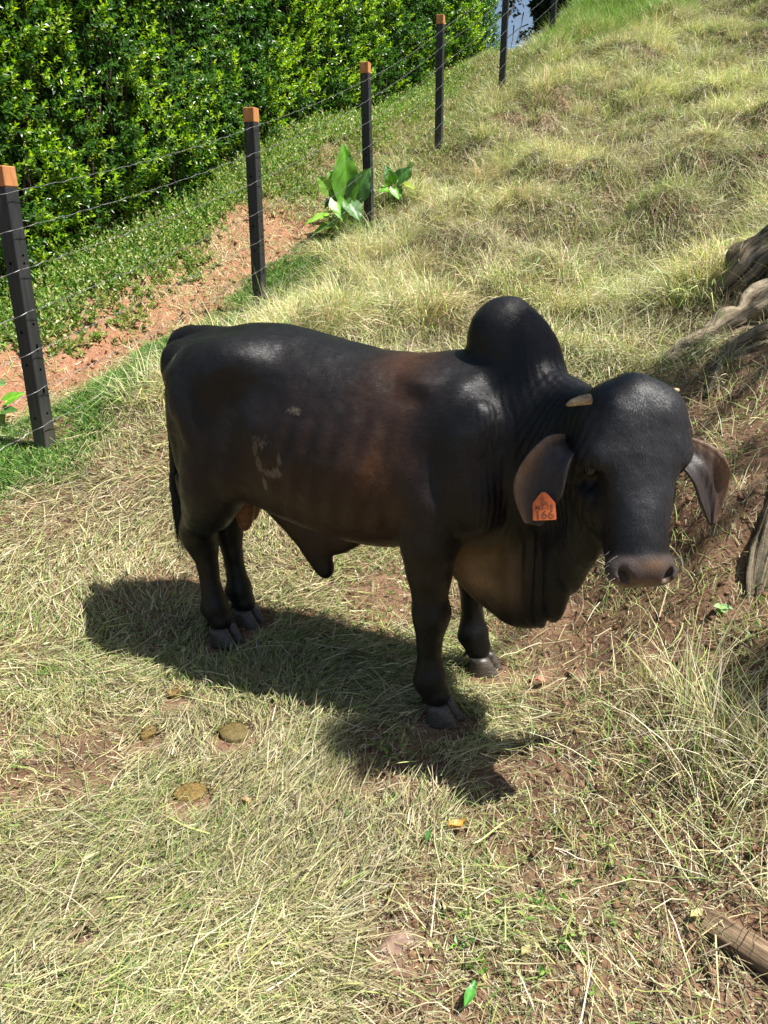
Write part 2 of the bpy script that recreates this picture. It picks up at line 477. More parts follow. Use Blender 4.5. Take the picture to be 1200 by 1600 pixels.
for sd in (-1, 1):
    # hip bones, rump and thigh
    fld.ell((-0.29, sd * 0.195, 1.17), (0.12, 0.07, 0.075), k=0.12)
    fld.ell((-0.60, sd * 0.10, 1.14), (0.075, 0.05, 0.08), k=0.06)
    fld.ell((-0.415, sd * 0.165, 1.02), (0.175, 0.115, 0.22), k=0.06)
    fld.ell((-0.462, sd * 0.150, 0.86), (0.135, 0.105, 0.22), k=0.05)
    fld.cap((-0.30, sd * 0.20, 1.215), (-0.60, sd * 0.10, 1.185), 0.028, 0.022, k=0.05)
    fld.ell((-0.30, sd * 0.218, 0.775), (0.055, 0.045, 0.075), k=0.05)
    fld.ell((-0.42, sd * 0.232, 0.95), (0.085, 0.066, 0.16), [[0.94, 0, 0.34], [0, 1, 0], [-0.34, 0, 0.94]], k=0.045)
    fld.ell((0.475, sd * 0.245, 0.84), (0.085, 0.062, 0.115), [[0.88, 0, -0.47], [0, 1, 0], [0.47, 0, 0.88]], k=0.04)
    fld.ell((0.615, sd * 0.222, 0.97), (0.075, 0.060, 0.17), [[0.93, 0, -0.36], [0, 1, 0], [0.36, 0, 0.93]], k=0.04)
    fld.ell((0.665, sd * 0.205, 0.80), (0.060, 0.060, 0.070), k=0.035)
    fld.ell((-0.335, sd * 0.185, 0.82), (0.095, 0.085, 0.17), k=0.06)
    # shoulder blade and upper arm
    fld.ell((0.555, sd * 0.165, 1.00), (0.125, 0.105, 0.19), [[0.97, 0, -0.24], [0, 1, 0], [0.24, 0, 0.97]], k=0.05)
    fld.ell((0.61, sd * 0.190, 0.85), (0.120, 0.100, 0.14), k=0.06)
    fld.ell((0.50, sd * 0.205, 0.72), (0.105, 0.085, 0.13), k=0.05)
# flank hollow in front of the hip and behind the shoulder
for sd in (-1, 1):
    fld.cap((-0.225, sd * 0.318, 1.05), (-0.190, sd * 0.325, 0.78), 0.02, 0.022, k=0.08, op='sub')
    fld.cap((-0.50, sd * 0.295, 0.95), (-0.44, sd * 0.30, 0.78), 0.01, 0.014, k=0.06, op='sub')
    fld.ell((-0.14, sd * 0.335, 1.13), (0.10, 0.065, 0.075), k=0.09, op='sub')
    fld.ell((0.385, sd * 0.350, 0.98), (0.022, 0.055, 0.22), [[0.97, 0, -0.2], [0, 1, 0], [0.2, 0, 0.97]], k=0.05, op='sub')
    fld.cap((0.525, sd * 0.295, 1.08), (0.545, sd * 0.315, 0.84), 0.008, 0.012, k=0.045, op='sub')
    fld.cap((-0.345, sd * 0.315, 1.05), (-0.345, sd * 0.315, 0.82), 0.010, 0.012, k=0.05, op='sub')
    fld.cap((-0.55, sd * 0.285, 1.02), (-0.50, sd * 0.275, 0.78), 0.010, 0.012, k=0.05, op='sub')
    fld.ell((-0.42, sd * 0.13, 1.315), (0.10, 0.055, 0.03), k=0.05, op='sub')
# withers fold
fld.ell((0.45, -0.13, 1.165), (0.06, 0.07, 0.025), k=0.05)

# hump
fld.ell((0.652, 0, 1.30), (0.120, 0.105, 0.130), k=0.03)
fld.ell((0.725, -0.01, 1.20), (0.125, 0.115, 0.165), k=0.05)
# neck, turning to the camera side
def neckR(t):
    a = math.radians(-6 - 44 * t); c, s = math.cos(a), math.sin(a)
    tilt = 0.0
    return np.array([[c, s, 0], [-s, c, 0], [0, 0, 1]])
fld.sweep([(0.62, 0.0, 0.98, 0.16, 0.20, 0.27), (0.76, -0.04, 0.97, 0.14, 0.165, 0.27), (0.87, -0.11, 0.97, 0.12, 0.14, 0.25),
           (0.96, -0.20, 1.00, 0.11, 0.125, 0.205), (1.03, -0.29, 1.03, 0.10, 0.115, 0.165)], k=0.05, Rf=neckR)
# brisket and dewlap: a thin hanging fold from throat to chest
def dewR(t):
    a = math.radians(-4 - 50 * t); c, s = math.cos(a), math.sin(a)
    return np.array([[c, s, 0], [-s, c, 0], [0, 0, 1]])
fld.ell((0.65, -0.01, 0.68), (0.14, 0.10, 0.13), k=0.05)
fld.sweep([(0.50, 0.0, 0.56, 0.06, 0.07, 0.07), (0.585, -0.02, 0.535, 0.06, 0.060, 0.135), (0.67, -0.03, 0.535, 0.06, 0.036, 0.190),
           (0.75, -0.085, 0.545, 0.06, 0.032, 0.205), (0.83, -0.10, 0.565, 0.06, 0.032, 0.210), (0.90, -0.18, 0.63, 0.06, 0.034, 0.20),
           (0.965, -0.24, 0.73, 0.06, 0.048, 0.17), (1.02, -0.32, 0.83, 0.06, 0.055, 0.12)], k=0.045, Rf=dewR)
# legs
def foreleg(y, dx, zt=0.0):
    fld.chain([(0.50, y * 0.93, 0.80, 0.105), (0.498 + dx * .3, y, 0.66, 0.090), (0.502 + dx * .5, y, 0.54, 0.067), (0.508 + dx * .7, y, 0.45, 0.048), (0.512 + dx * .8, y, 0.400, 0.055), (0.510 + dx * .8, y, 0.345, 0.043),
               (0.510 + dx * .9, y, 0.27, 0.033), (0.512 + dx, y, 0.19, 0.033), (0.516 + dx, y, 0.140, 0.046), (0.528 + dx, y, 0.100, 0.036), (0.540 + dx, y, 0.075, 0.041)], k=0.03)
    fld.ell((0.535 + dx * .8, y, 0.405), (0.034, 0.048, 0.042), k=0.025)
    fld.cap((0.478 + dx, y, 0.36), (0.482 + dx, y, 0.17), 0.017, 0.017, k=0.02)
    fld.ell((0.488 + dx, y, 0.12), (0.032, 0.035, 0.025), k=0.03)
foreleg(-0.222, 0.0)
foreleg(0.150, 0.025)
def hindleg(y, dx, dz):
    s = -1 if y < 0.04 else 1
    up = s * 0.165
    fld.chain([(-0.40, up, 0.84, 0.125), (-0.425, up * .95, 0.70, 0.120), (-0.495, up * .6 + y * .4, 0.59, 0.096), (-0.580 + dx * .5, y * .8 + up * .2, 0.50, 0.066), (-0.604 + dx * .6, y * .9 + up * .1, 0.435, 0.066), (-0.594 + dx * .7, y, 0.37, 0.050),
               (-0.580 + dx * .8, y, 0.28, 0.036), (-0.569 + dx, y, 0.17 + dz, 0.035), (-0.560 + dx, y, 0.105 + dz, 0.046), (-0.547 + dx, y, 0.065 + dz, 0.037), (-0.535 + dx, y, 0.038 + dz, 0.041)], k=0.03)
    fld.cap((-0.650 + dx * .6, y * .9 + up * .1, 0.49), (-0.60, up * .8, 0.70), 0.016, 0.03, k=0.03)
    fld.cap((-0.612 + dx * .8, y, 0.38), (-0.600 + dx, y, 0.14), 0.018, 0.018, k=0.02)
    fld.ell((-0.648 + dx * .6, y * .9 + up * .1, 0.475), (0.028, 0.022, 0.045), k=0.035)
    fld.ell((-0.60 + dx, y, 0.088 + dz), (0.032, 0.033, 0.025), k=0.03)
hindleg(-0.050, 0.0, 0.0)
hindleg(0.125, 0.0, 0.005)
# sheath under the belly
fld.sweep([(-0.30, 0, 0.64, 0.05, 0.035, 0.05), (-0.20, 0, 0.575, 0.06, 0.035, 0.07), (-0.12, 0, 0.51, 0.055, 0.032, 0.085), (-0.066, 0, 0.43, 0.050, 0.03, 0.075), (-0.035, 0, 0.362, 0.036, 0.028, 0.04)], k=0.035)
fld.sweep([(-0.06, 0, 0.50, 0.06, 0.030, 0.07), (0.02, 0, 0.500, 0.05, 0.028, 0.065), (0.10, 0, 0.535, 0.05, 0.028, 0.045)], k=0.03)
# scrotum
fld.ell((-0.395, -0.022, 0.575), (0.045, 0.030, 0.105), k=0.02)
fld.ell((-0.395, 0.026, 0.590), (0.047, 0.030, 0.092), k=0.02)
fld.cap((-0.40, 0, 0.66), (-0.40, 0, 0.78), 0.035, 0.06, k=0.04)
# tail
fld.chain([(-0.50, 0, 1.235, 0.045), (-0.60, 0, 1.235, 0.040), (-0.665, 0, 1.215, 0.036), (-0.705, 0, 1.15, 0.030), (-0.712, -0.01, 1.02, 0.024), (-0.715, -0.03, 0.86, 0.020), (-0.722, -0.045, 0.66, 0.018), (-0.722, -0.05, 0.60, 0.014)], k=0.02)

# ---- head
def hsweep(rows, k):
    pts = []
    for (x, s, n, rx, rs, rn) in rows:
        pts.append((*hp(x, s, n), rx, rs, rn))
    fld.sweep(pts, k=k, Rf=lambda t: HR, sub=5)
hsweep([(0, 0.125, -0.118, 0.130, 0.122, 0.115), (0, 0.165, -0.118, 0.142, 0.11, 0.118), (0, 0.225, -0.125, 0.136, 0.09, 0.122), (-0.002, 0.295, -0.120, 0.121, 0.08, 0.114), (-0.004, 0.365, -0.105, 0.092, 0.07, 0.100),
        (-0.009, 0.435, -0.092, 0.082, 0.06, 0.084), (-0.010, 0.485, -0.080, 0.081, 0.05, 0.074)], 0.05)
for sd in (-1, 1):
    fld.ell(hp(sd * 0.098, 0.205, -0.078), (0.050, 0.065, 0.050), HR, k=0.06)          # brow
    fld.ell(hp(sd * 0.055, 0.085, -0.075), (0.080, 0.075, 0.072), HR, k=0.06)            # frontal dome
    fld.ell(hp(sd * 0.085, 0.27, -0.165), (0.045, 0.10, 0.075), HR, k=0.05)             # cheek
    fld.ell(hp(sd * 0.050 - 0.010, 0.506, -0.062), (0.043, 0.034, 0.042), HR, k=0.025)          # nostril wing
    fld.ell(hp(sd * 0.117, 0.085, -0.130), (0.032, 0.03, 0.035), HR, k=0.03)            # horn base
    fld.ell(hp(sd * 0.120, 0.150, -0.175), (0.045, 0.04, 0.04), HR, k=0.04)             # ear base
fld.ell(hp(0, 0.36, -0.185), (0.050, 0.10, 0.045), HR, k=0.05)                          # jaw
fld.ell(hp(-.01, 0.495, -0.135), (0.052, 0.048, 0.035), HR, k=0.03)                        # chin
fld.ell(hp(-0.010, 0.512, -0.075), (0.062, 0.032, 0.050), HR, k=0.025)                       # nose pad
fld.ell(hp(0, 0.045, -0.095), (0.045, 0.06, 0.085), HR, k=0.05)                         # poll knob
for sd in (-1, 1):
    q = HR.copy(); a = sd * 0.5
    R2 = np.array([HR[0] * math.cos(a) + HR[1] * math.sin(a), -HR[0] * math.sin(a) + HR[1] * math.cos(a), HR[2]])
    fld.ell(hp(sd * 0.058 - 0.010, 0.516, -0.028), (0.011, 0.024, 0.028), R2, k=0.010, op='sub')
    fld.ell(hp(sd * 0.126, 0.262, -0.095), (0.018, 0.012, 0.035), HR, k=0.03, op='sub')
    fld.ell(hp(sd * 0.118, 0.315, -0.07), (0.012, 0.05, 0.03), HR, k=0.06, op='sub')
fld.ell(hp(-.01, 0.528, -0.125), (0.075, 0.004, 0.045), HR, k=0.008, op='sub')             # mouth line

# skin folds of the neck and dewlap, in the field itself
def ribs():
    sl, X, Y, Z = fld.box((-0.15, -0.5, 0.62), (0.42, 0.5, 1.12))
    m = sstep(-0.15, 0.0, X) * sstep(0.42, 0.34, X) * sstep(0.62, 0.75, Z) * sstep(1.12, 0.98, Z)
    fld.D[sl] += (0.0028 * np.sin((X + 0.25 * (1 - Z)) * 2 * np.pi / 0.085) * m * 1.5 + 0 * Y).astype(np.float32)
ribs()
def folds():
    sl, X, Y, Z = fld.box((0.60, -0.45, 0.40), (1.05, 0.30, 1.32))
    X = X + 0 * Z + 0 * Y; Y = Y + 0 * X; Z = Z + 0 * X
    r = np.sqrt((X - 0.78) ** 2 + (Y + 0.02) ** 2)
    ph = np.arctan2(Y + 0.30, X - 0.55) * 0.30 + (X - Y) * 0.7
    w = 0.5 + 0.5 * np.sin((X * 0.75 - Y * 0.62 + 0.05 * np.sin(Z * 9)) * 2 * np.pi / 0.030 + 2.0 * np.sin(Z * 5 + X * 7))
    m = sstep(0.79, 0.88, X - Y * 0.35) * sstep(1.30, 1.18, Z) * sstep(0.62, 0.85, Z)
    m2 = sstep(0.78, 0.6, Z) * sstep(0.6, 0.7, X)
    w2 = np.sin((X * 0.9 - Y * 0.4) * 2 * np.pi / 0.075 + 4 * Z + 1.5 * np.sin(X * 23)) * (0.6 + 0.4 * np.sin(X * 17 + Z * 9))
    fld.D[sl] += (0.0045 * w ** 2 * m + 0.011 * w2 * m2).astype(np.float32)
folds()

bV, bF = surface_nets(fld.D, fld.lo, VOX)
bV = relax(bV, bF, 2, 0.5)
bV = bV + 0.0045 * np.stack([fbm(bV[:, 0] * 7, bV[:, 1] * 7, bV[:, 2] * 7, 3, 40 + a) for a in range(3)], 1) + 0.0016 * np.stack([fbm(bV[:, 0] * 26, bV[:, 1] * 26, bV[:, 2] * 26, 2, 50 + a) for a in range(3)], 1)
del fld

# ---- ears: cupped leaves with real thickness, joined to the same body mesh
def ear(side):
    base = HO + HX * (side * 0.120) + HD * 0.150 + HN * (-0.165)
    if side < 0:
        C = [base, at_y(868, 715, 1.97), at_y(842, 770, 1.955), at_y(832, 826, 1.945)]
        wid = [0.022, 0.046, 0.066, 0.024]; wd0 = np.array([0.72, -0.50, -0.48])
    else:
        C = [base, at_y(1092, 735, 2.00), at_y(1108, 775, 2.01), at_y(1110, 826, 2.02)]
        wid = [0.030, 0.060, 0.056, 0.008]; wd0 = np.array([-0.80, -0.42, -0.42])
    P = crom(np.array([[*c, w] for c, w in zip(C, wid)]), 10)
    nu, nv = len(P), 15
    G = np.zeros((nu, nv, 3)); Nn = np.zeros((nu, nv, 3))
    for i in range(nu):
        t = P[min(i + 1, nu - 1), :3] - P[max(i - 1, 0), :3]; t /= np.linalg.norm(t)
        wd = wd0 - wd0 @ t * t; wd /= np.linalg.norm(wd)
        nn = np.cross(wd, t); 
        if nn[1] > 0: nn = -nn           # the hollow faces the camera side
        u = i / (nu - 1)
        cup = 0.9 * (1 - 0.55 * u)
        w = P[i, 3] * (1 if 0 < u < 0.97 else 0.8)
        for j in range(nv):
            a = (j / (nv - 1) * 2 - 1)
            ang = a * cup * 1.25
            off = wd * w * math.sin(ang) / math.sin(cup * 1.25) + nn * w * 0.85 * (1 - math.cos(ang)) / max(math.sin(cup * 1.25), .3)
            off = off + nn * 0.003 * math.sin(a * 9 + u * 4) * (1 - abs(a))
            G[i, j] = P[i, :3] + off
            Nn[i, j] = nn * math.cos(ang) - wd * math.sin(ang)
    th = 0.0035
    A = G + Nn * th; B = G - Nn * th
    vs = np.concatenate([A.reshape(-1, 3), B.reshape(-1, 3)])
    n = nu * nv; f = []
    for i in range(nu - 1):
        for j in range(nv - 1):
            a = i * nv + j
            f.append((a, a + 1, a + nv + 1, a + nv)); f.append((n + a, n + a + nv, n + a + nv + 1, n + a + 1))
    for i in range(nu - 1):
        for j in (0, nv - 1):
            a = i * nv + j; q = (a, a + nv, n + a + nv, n + a)
            f.append(q if j == 0 else q[::-1])
    for j in range(nv - 1):
        for i in (0, nu - 1):
            a = i * nv + j; q = (a, n + a, n + a + 1, a + 1)
            f.append(q if i == 0 else q[::-1])
    inner = np.concatenate([np.ones(n), np.zeros(n)])
    rim = np.tile(np.clip(-np.linspace(-1, 1, nv) * 1.2 + 0.1, 0, 1) ** 1.5, nu * 2)
    return to_b(vs), np.array(f), inner, rim, G, Nn
eL = ear(-1); eR = ear(1)
nB = len(bV)
allV = np.concatenate([bV, eL[0], eR[0]])
allF = np.concatenate([bF, eL[1] + nB, eR[1] + nB + len(eL[0])])
inner = np.concatenate([np.zeros(nB), eL[2], eR[2]])
rim = np.concatenate([np.zeros(nB), eL[3], eR[3]])

# ---- coat colour: black hide with rusty brown on ribs, withers, belly and dewlap
def blob(c, r):
    c = np.array(c); r = np.array(r)
    return np.exp(-(((allV - c) / r) ** 2).sum(1))
x, y, z = allV.T
nz1 = fbm(x * 9, y * 9, z * 9, 4, 5); nz2 = fbm(x * 30, y * 30, z * 14, 3, 9)
brown = np.clip(0.9 * blob((0.36, -0.27, 0.86), (0.11, 0.3, 0.17)) + 0.6 * blob((0.36, -0.15, 1.13), (0.10, 0.3, 0.07)) + 0.9 * blob((0.36, 0, 1.22), (0.10, 0.3, 0.05))
                + 0.85 * blob((0.20, -0.1, 0.58), (0.25, 0.4, 0.07)) + 0.65 * blob((-0.05, 0, 0.52), (0.16, 0.1, 0.12)) + 0.5 * blob((0.10, -0.3, 0.72), (0.22, 0.2, 0.12))
                + 0.12 * blob((0.1, -.3, 1.0), (0.3, .3, .2)) + 0.3 * blob((-0.2, -0.3, 0.70), (0.1, 0.2, 0.1)), 0, 1)
brown = np.clip(brown * (1 + 0.5 * nz1) + 0.10 * nz2 * (brown > 0.1), 0, 1)
tan = np.clip(1.2 * blob((0.62, -0.06, 0.52), (0.10, 0.12, 0.10)) + 0.7 * blob((0.72, -0.08, 0.56), (0.08, 0.12, 0.12)), 0, 1) * (0.75 + 0.45 * nz1)
tan = np.clip(tan, 0, 1)
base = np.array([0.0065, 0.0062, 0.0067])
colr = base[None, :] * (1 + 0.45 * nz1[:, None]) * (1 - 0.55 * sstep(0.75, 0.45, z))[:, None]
def mixc(c, m):
    global colr
    colr = colr * (1 - m[:, None]) + np.array(c)[None, :] * m[:, None]
mixc((0.058, 0.025, 0.012), np.clip(brown * 0.85 + 0.22 * blob((0.12, -0.3, 0.78), (0.38, 0.3, 0.24)) * (0.8 + 0.5 * nz1), 0, 1))
mixc((0.33, 0.20, 0.10), tan)
scr = ((((x + 0.40) / 0.09) ** 2 + ((y) / 0.09) ** 2 + ((z - 0.60) / 0.15) ** 2) < 1) & (z < 0.70) & (x < -0.3)
scro = sstep(0.68, 0.62, z) * (np.abs(x + 0.40) < 0.065) * (np.abs(y) < 0.068)
mixc((0.17, 0.066, 0.026), scro * (0.8 + 0.2 * np.sin(z * 600)))
# dusty scrapes on the flank and pale mark beside the tail
mud = np.zeros(len(x))
for (c, r) in (((-0.11, 0, 0.935), (0.030, 0.030)), ((-0.075, 0, 0.95), (0.024, 0.020)), ((-0.02, 0, 0.885), (0.014, 0.034)), ((-0.115, 0, 0.865), (0.016, 0.034)), ((-0.07, 0, 0.835), (0.035, 0.016)), ((-0.035, 0, 0.845), (0.022, 0.022)), ((0.03, 0, 1.06), (0.03, 0.014)), ((-0.1, 0, 0.79), (0.012, 0.03)), ((-0.13, 0, 0.91), (0.012, 0.03))):
    mud = np.maximum(mud, np.exp(-((x - c[0]) / r[0]) ** 2 - ((z - c[2]) / r[1]) ** 2) * (y < 0))
st_ = fbm(x * 26 + z * 40, y * 20, z * 22 - x * 60, 3, 15)
mud = np.clip(mud * 1.2, 0, 1) * (0.6 + 0.5 * st_)
dst = np.abs((z - 1.13) - 0.9 * (x + 0.60)) / 1.3
mk = sstep(0.020, 0.008, dst) * sstep(-0.68, -0.64, x) * sstep(-0.50, -0.55, x) * (y < -0.03) * (y > -.2) * (z > 1.0)
mud = np.maximum(mud, mk * 0.75)
# dusty lower legs
leg = sstep(0.5, 0.1, z) * (0.5 + 0.5 * nz1)
mixc((0.035, 0.028, 0.022), leg * 0.30)
hk = blob((-0.64, -0.06, 0.46), (0.05, 0.08, 0.07)); mixc((0.10, 0.075, 0.05), hk * 0.5 * (0.6 + nz2))
# head: charcoal forehead, brown-grey muzzle
qh = allV - hp(0, 0, 0)
hx = qh @ HR[0]; hs = qh @ HR[1]; hn = qh @ HR[2]
onh = (np.abs(hx) < 0.2) & (hs > -0.05) & (hs < 0.56) & (hn > -0.24) & (hn < 0.08)
mixc((0.019, 0.019, 0.021), onh * sstep(-0.10, -0.03, hn) * sstep(0.45, 0.36, hs) * (0.75 + 0.3 * nz2))
mixc((0.060, 0.046, 0.042), onh * sstep(0.455, 0.475, hs) * sstep(-0.16, -0.09, hn))
mixc((0.16, 0.095, 0.05), onh * np.exp(-((hx / 0.035) ** 2 + ((hs - 0.492) / 0.014) ** 2)) * 0.7)
mixc((0.20, 0.115, 0.055), onh * sstep(0.515, 0.53, hs) * 0.4)
# ears: pink-grey skin inside with shade painted in toward the head, pale rim
earg = sstep(1.14, 0.98, z)
mixc((0.030, 0.026, 0.026), inner * 0.9)
mixc((0.115, 0.075, 0.052), inner * (0.10 + 0.90 * np.clip(rim * (0.4 + earg), 0, 1)) * (0.75 + 0.25 * nz1))
mixc((0.19, 0.12, 0.075), inner * rim ** 4 * 0.8)
mixc((0.035, 0.028, 0.024), (1 - inner) * (np.arange(len(x)) >= nB))
wr = sstep(0.70, 0.80, x - y * 0.35) * sstep(1.32, 1.2, z) * sstep(0.45, 0.8, z) * (1 - onh)
hairm = np.where(onh, 1.0, 0.35)

mh, n, l = mat_new("hide")
out = N(n, 'ShaderNodeOutputMaterial'); b = N(n, 'ShaderNodeBsdfPrincipled')
at = N(n, 'ShaderNodeVertexColor', layer_name='tint')
tc = N(n, 'ShaderNodeTexCoord')
mp = N(n, 'ShaderNodeMapping'); mp.inputs['Scale'].default_value = (1, 1, 0.35)
fine = N(n, 'ShaderNodeTexNoise', i_Scale=210.0, i_Detail=5.0, i_Roughness=0.7)
med = N(n, 'ShaderNodeTexNoise', i_Scale=38.0, i_Detail=5.0, i_Roughness=0.6)
curl = N(n, 'ShaderNodeTexNoise', i_Scale=95.0, i_Detail=4.0, i_Distortion=1.2)
l.new(tc.outputs['Object'], mp.inputs[0]); l.new(mp.outputs[0], fine.inputs['Vector'])
l.new(tc.outputs['Object'], med.inputs['Vector']); l.new(tc.outputs['Object'], curl.inputs['Vector'])
mul = N(n, 'ShaderNodeMix', data_type='RGBA', blend_type='MULTIPLY'); mul.inputs[0].default_value = 0.55
rr = ramp(n, [(0.3, (0.55, 0.55, 0.55)), (0.7, (1.5, 1.5, 1.5))])
l.new(fine.outputs[0], rr.inputs[0]); l.new(at.outputs[0], mul.inputs[6]); l.new(rr.outputs[0], mul.inputs[7])
mda = N(n, 'ShaderNodeAttribute', attribute_name='mud')
mpm = N(n, 'ShaderNodeMapping'); mpm.inputs['Rotation'].default_value = (0, math.radians(25), 0); mpm.inputs['Scale'].default_value = (1, 1, 0.3); l.new(tc.outputs['Object'], mpm.inputs[0])
mdn = N(n, 'ShaderNodeTexNoise', i_Scale=150.0, i_Detail=5.0, i_Roughness=0.75); l.new(mpm.outputs[0], mdn.inputs['Vector'])
mda1 = N(n, 'ShaderNodeMath', operation='MULTIPLY_ADD'); l.new(mda.outputs['Fac'], mda1.inputs[0]); mda1.inputs[1].default_value = 0.56; l.new(mdn.outputs[0], mda1.inputs[2])
mdr = ramp(n, [(0.66, (0, 0, 0)), (0.84, (0.8, 0.8, 0.8))]); l.new(mda1.outputs[0], mdr.inputs[0])
mdx = N(n, 'ShaderNodeMix', data_type='RGBA'); l.new(mdr.outputs[0], mdx.inputs[0]); l.new(mul.outputs[2], mdx.inputs[6]); mdx.inputs[7].default_value = (0.17, 0.14, 0.105, 1)
l.new(mdx.outputs[2], b.inputs['Base Color'])
ro = ramp(n, [(0.35, (0.37,) * 3), (0.65, (0.49,) * 3)])
l.new(med.outputs[0], ro.inputs[0]); l.new(ro.outputs[0], b.inputs['Roughness'])
b.inputs['Specular IOR Level'].default_value = 0.30
b.inputs['Sheen Weight'].default_value = 0.035
b.inputs['Sheen Roughness'].default_value = 0.4
b.inputs['Sheen Tint'].default_value = (0.8, 0.85, 1, 1)
ha = N(n, 'ShaderNodeAttribute', attribute_name='hair')
m1 = N(n, 'ShaderNodeMath', operation='MULTIPLY'); l.new(curl.outputs[0], m1.inputs[0]); l.new(ha.outputs['Fac'], m1.inputs[1])
bu1 = N(n, 'ShaderNodeBump', i_Strength=0.40, i_Distance=0.0018); l.new(m1.outputs[0], bu1.inputs['Height'])
bu2 = N(n, 'ShaderNodeBump', i_Strength=0.7, i_Distance=0.0022); l.new(fine.outputs[0], bu2.inputs['Height']); l.new(bu1.outputs[0], bu2.inputs['Normal'])
wa = N(n, 'ShaderNodeTexWave', i_Scale=14.0, i_Distortion=3.0, i_Detail=2.0); wa.inputs['Detail Scale'].default_value = 1.5
mw = N(n, 'ShaderNodeMapping'); mw.inputs['Rotation'].default_value = (0, 0, math.radians(-40)); l.new(tc.outputs['Object'], mw.inputs[0]); l.new(mw.outputs[0], wa.inputs['Vector'])
wra = N(n, 'ShaderNodeAttribute', attribute_name='wrinkle')
m2 = N(n, 'ShaderNodeMath', operation='MULTIPLY'); l.new(wa.outputs[0], m2.inputs[0]); l.new(wra.outputs['Fac'], m2.inputs[1])
bu3 = N(n, 'ShaderNodeBump', i_Strength=0.5, i_Distance=0.003); l.new(m2.outputs[0], bu3.inputs['Height']); l.new(bu2.outputs[0], bu3.inputs['Normal'])
l.new(bu3.outputs[0], b.inputs['Normal'])
l.new(b.outputs[0], out.inputs[0])

bull = link('bull', None, loc=(BM[0], BM[1], 0.012), rot=(0, 0, BYAW))
bull.empty_display_size = 0.3
tag(bull, 'black humped zebu bull with drooping ears and orange ear tag standing on mown grass', 'bull')
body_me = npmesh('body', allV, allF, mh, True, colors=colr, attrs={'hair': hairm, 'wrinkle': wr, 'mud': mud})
body = link('body', body_me, bull)

# ---- short coat hair lying along the body
def coat(n_):
    q = allF[:len(bF)]
    v0, v1, v2, v3 = (allV[q[:, i]] for i in range(4))
    nr_ = np.cross(v2 - v0, v3 - v1); ar = np.linalg.norm(nr_, axis=1); nr_ = nr_ / (ar[:, None] + 1e-12)
    cen = (v0 + v1 + v2 + v3) / 4
    cv = np.array([HO[0] * 0, 0, CAM_H])
    camb = to_b(np.array([0.0, 0.0, CAM_H])); vis = ((camb - cen) * nr_).sum(1) > -0.25 * np.linalg.norm(camb - cen, axis=1)
    pr = ar * vis; pr /= pr.sum()
    f_ = RNG.choice(len(q), n_, p=pr)
    a, b_ = RNG.random((2, n_, 1))
    P = (v0[f_] * (1 - a) + v1[f_] * a) * (1 - b_) + (v3[f_] * (1 - a) + v2[f_] * a) * b_
    Nn = nr_[f_]
    h_ = P - hp(0, 0, 0); hs_ = h_ @ HR[1]; hn_ = h_ @ HR[2]; hx_ = h_ @ HR[0]
    onh_ = (np.abs(hx_) < 0.2) & (hs_ > -0.05) & (hs_ < 0.56) & (hn_ > -0.22)
    keep = ~(onh_ & (hs_ > 0.45)) & ~((np.abs(P[:, 0] + 0.4) < 0.07) & (np.abs(P[:, 1]) < 0.08) & (P[:, 2] < 0.70)) & (P[:, 2] > 0.06)
    fl = np.zeros((n_, 3)); fl[:, 0] = -0.75 + 0.5 * noise3(P[:, 0] * 5, P[:, 1] * 5, P[:, 2] * 5, 61); fl[:, 2] = -0.65 + 0.5 * noise3(P[:, 0] * 5 + 9, P[:, 1] * 5, P[:, 2] * 5, 62)
    fl[P[:, 2] < 0.6, 0] *= 0.2
    hd = HR[1][None] * (0.7 + 0 * hs_[:, None]) + HR[0][None] * (np.sign(hx_) * 0.4 + 1.4 * noise3(hx_ * 14, hs_ * 14, 0, 63))[:, None]
    fl[onh_] = hd[onh_]
    fl += RNG.normal(0, 0.22, (n_, 3)); fl -= (fl * Nn).sum(1)[:, None] * Nn
    fl /= np.linalg.norm(fl, axis=1)[:, None] + 1e-9
    L_ = RNG.uniform(0.006, 0.013, n_) * np.where(P[:, 2] < 0.5, 1.2, 1.0)
    up_ = RNG.uniform(0.08, 0.30, n_)
    tip = P + fl * L_[:, None] + Nn * (L_ * up_)[:, None]
    sd = np.cross(fl, Nn) * 0.00042
    base_ = P + Nn * 0.0002
    V = np.stack([base_ - sd, base_ + sd, tip], 1)[keep]
    c = colr[q[f_, 0]][keep] * RNG.uniform(0.8, 1.7, (keep.sum(), 1)) + 0.002
    me = npmesh('coat_hair', V.reshape(-1, 3), np.arange(len(V) * 3).reshape(-1, 3), None, False, colors=np.repeat(c[:, None], 3, 1).reshape(-1, 3))
    m, n2, l2 = mat_new('coat_hair')
    o2 = N(n2, 'ShaderNodeOutputMaterial'); b2 = N(n2, 'ShaderNodeBsdfPrincipled'); a2 = N(n2, 'ShaderNodeVertexColor', layer_name='tint')
    b2.inputs['Roughness'].default_value = 0.42; b2.inputs['Specular IOR Level'].default_value = 0.35
    l2.new(a2.outputs[0], b2.inputs['Base Color']); l2.new(b2.outputs[0], o2.inputs[0])
    me.materials.append(m)
    o = link('coat_hair', me, bull); o['kind'] = 'stuff'
coat(150000)

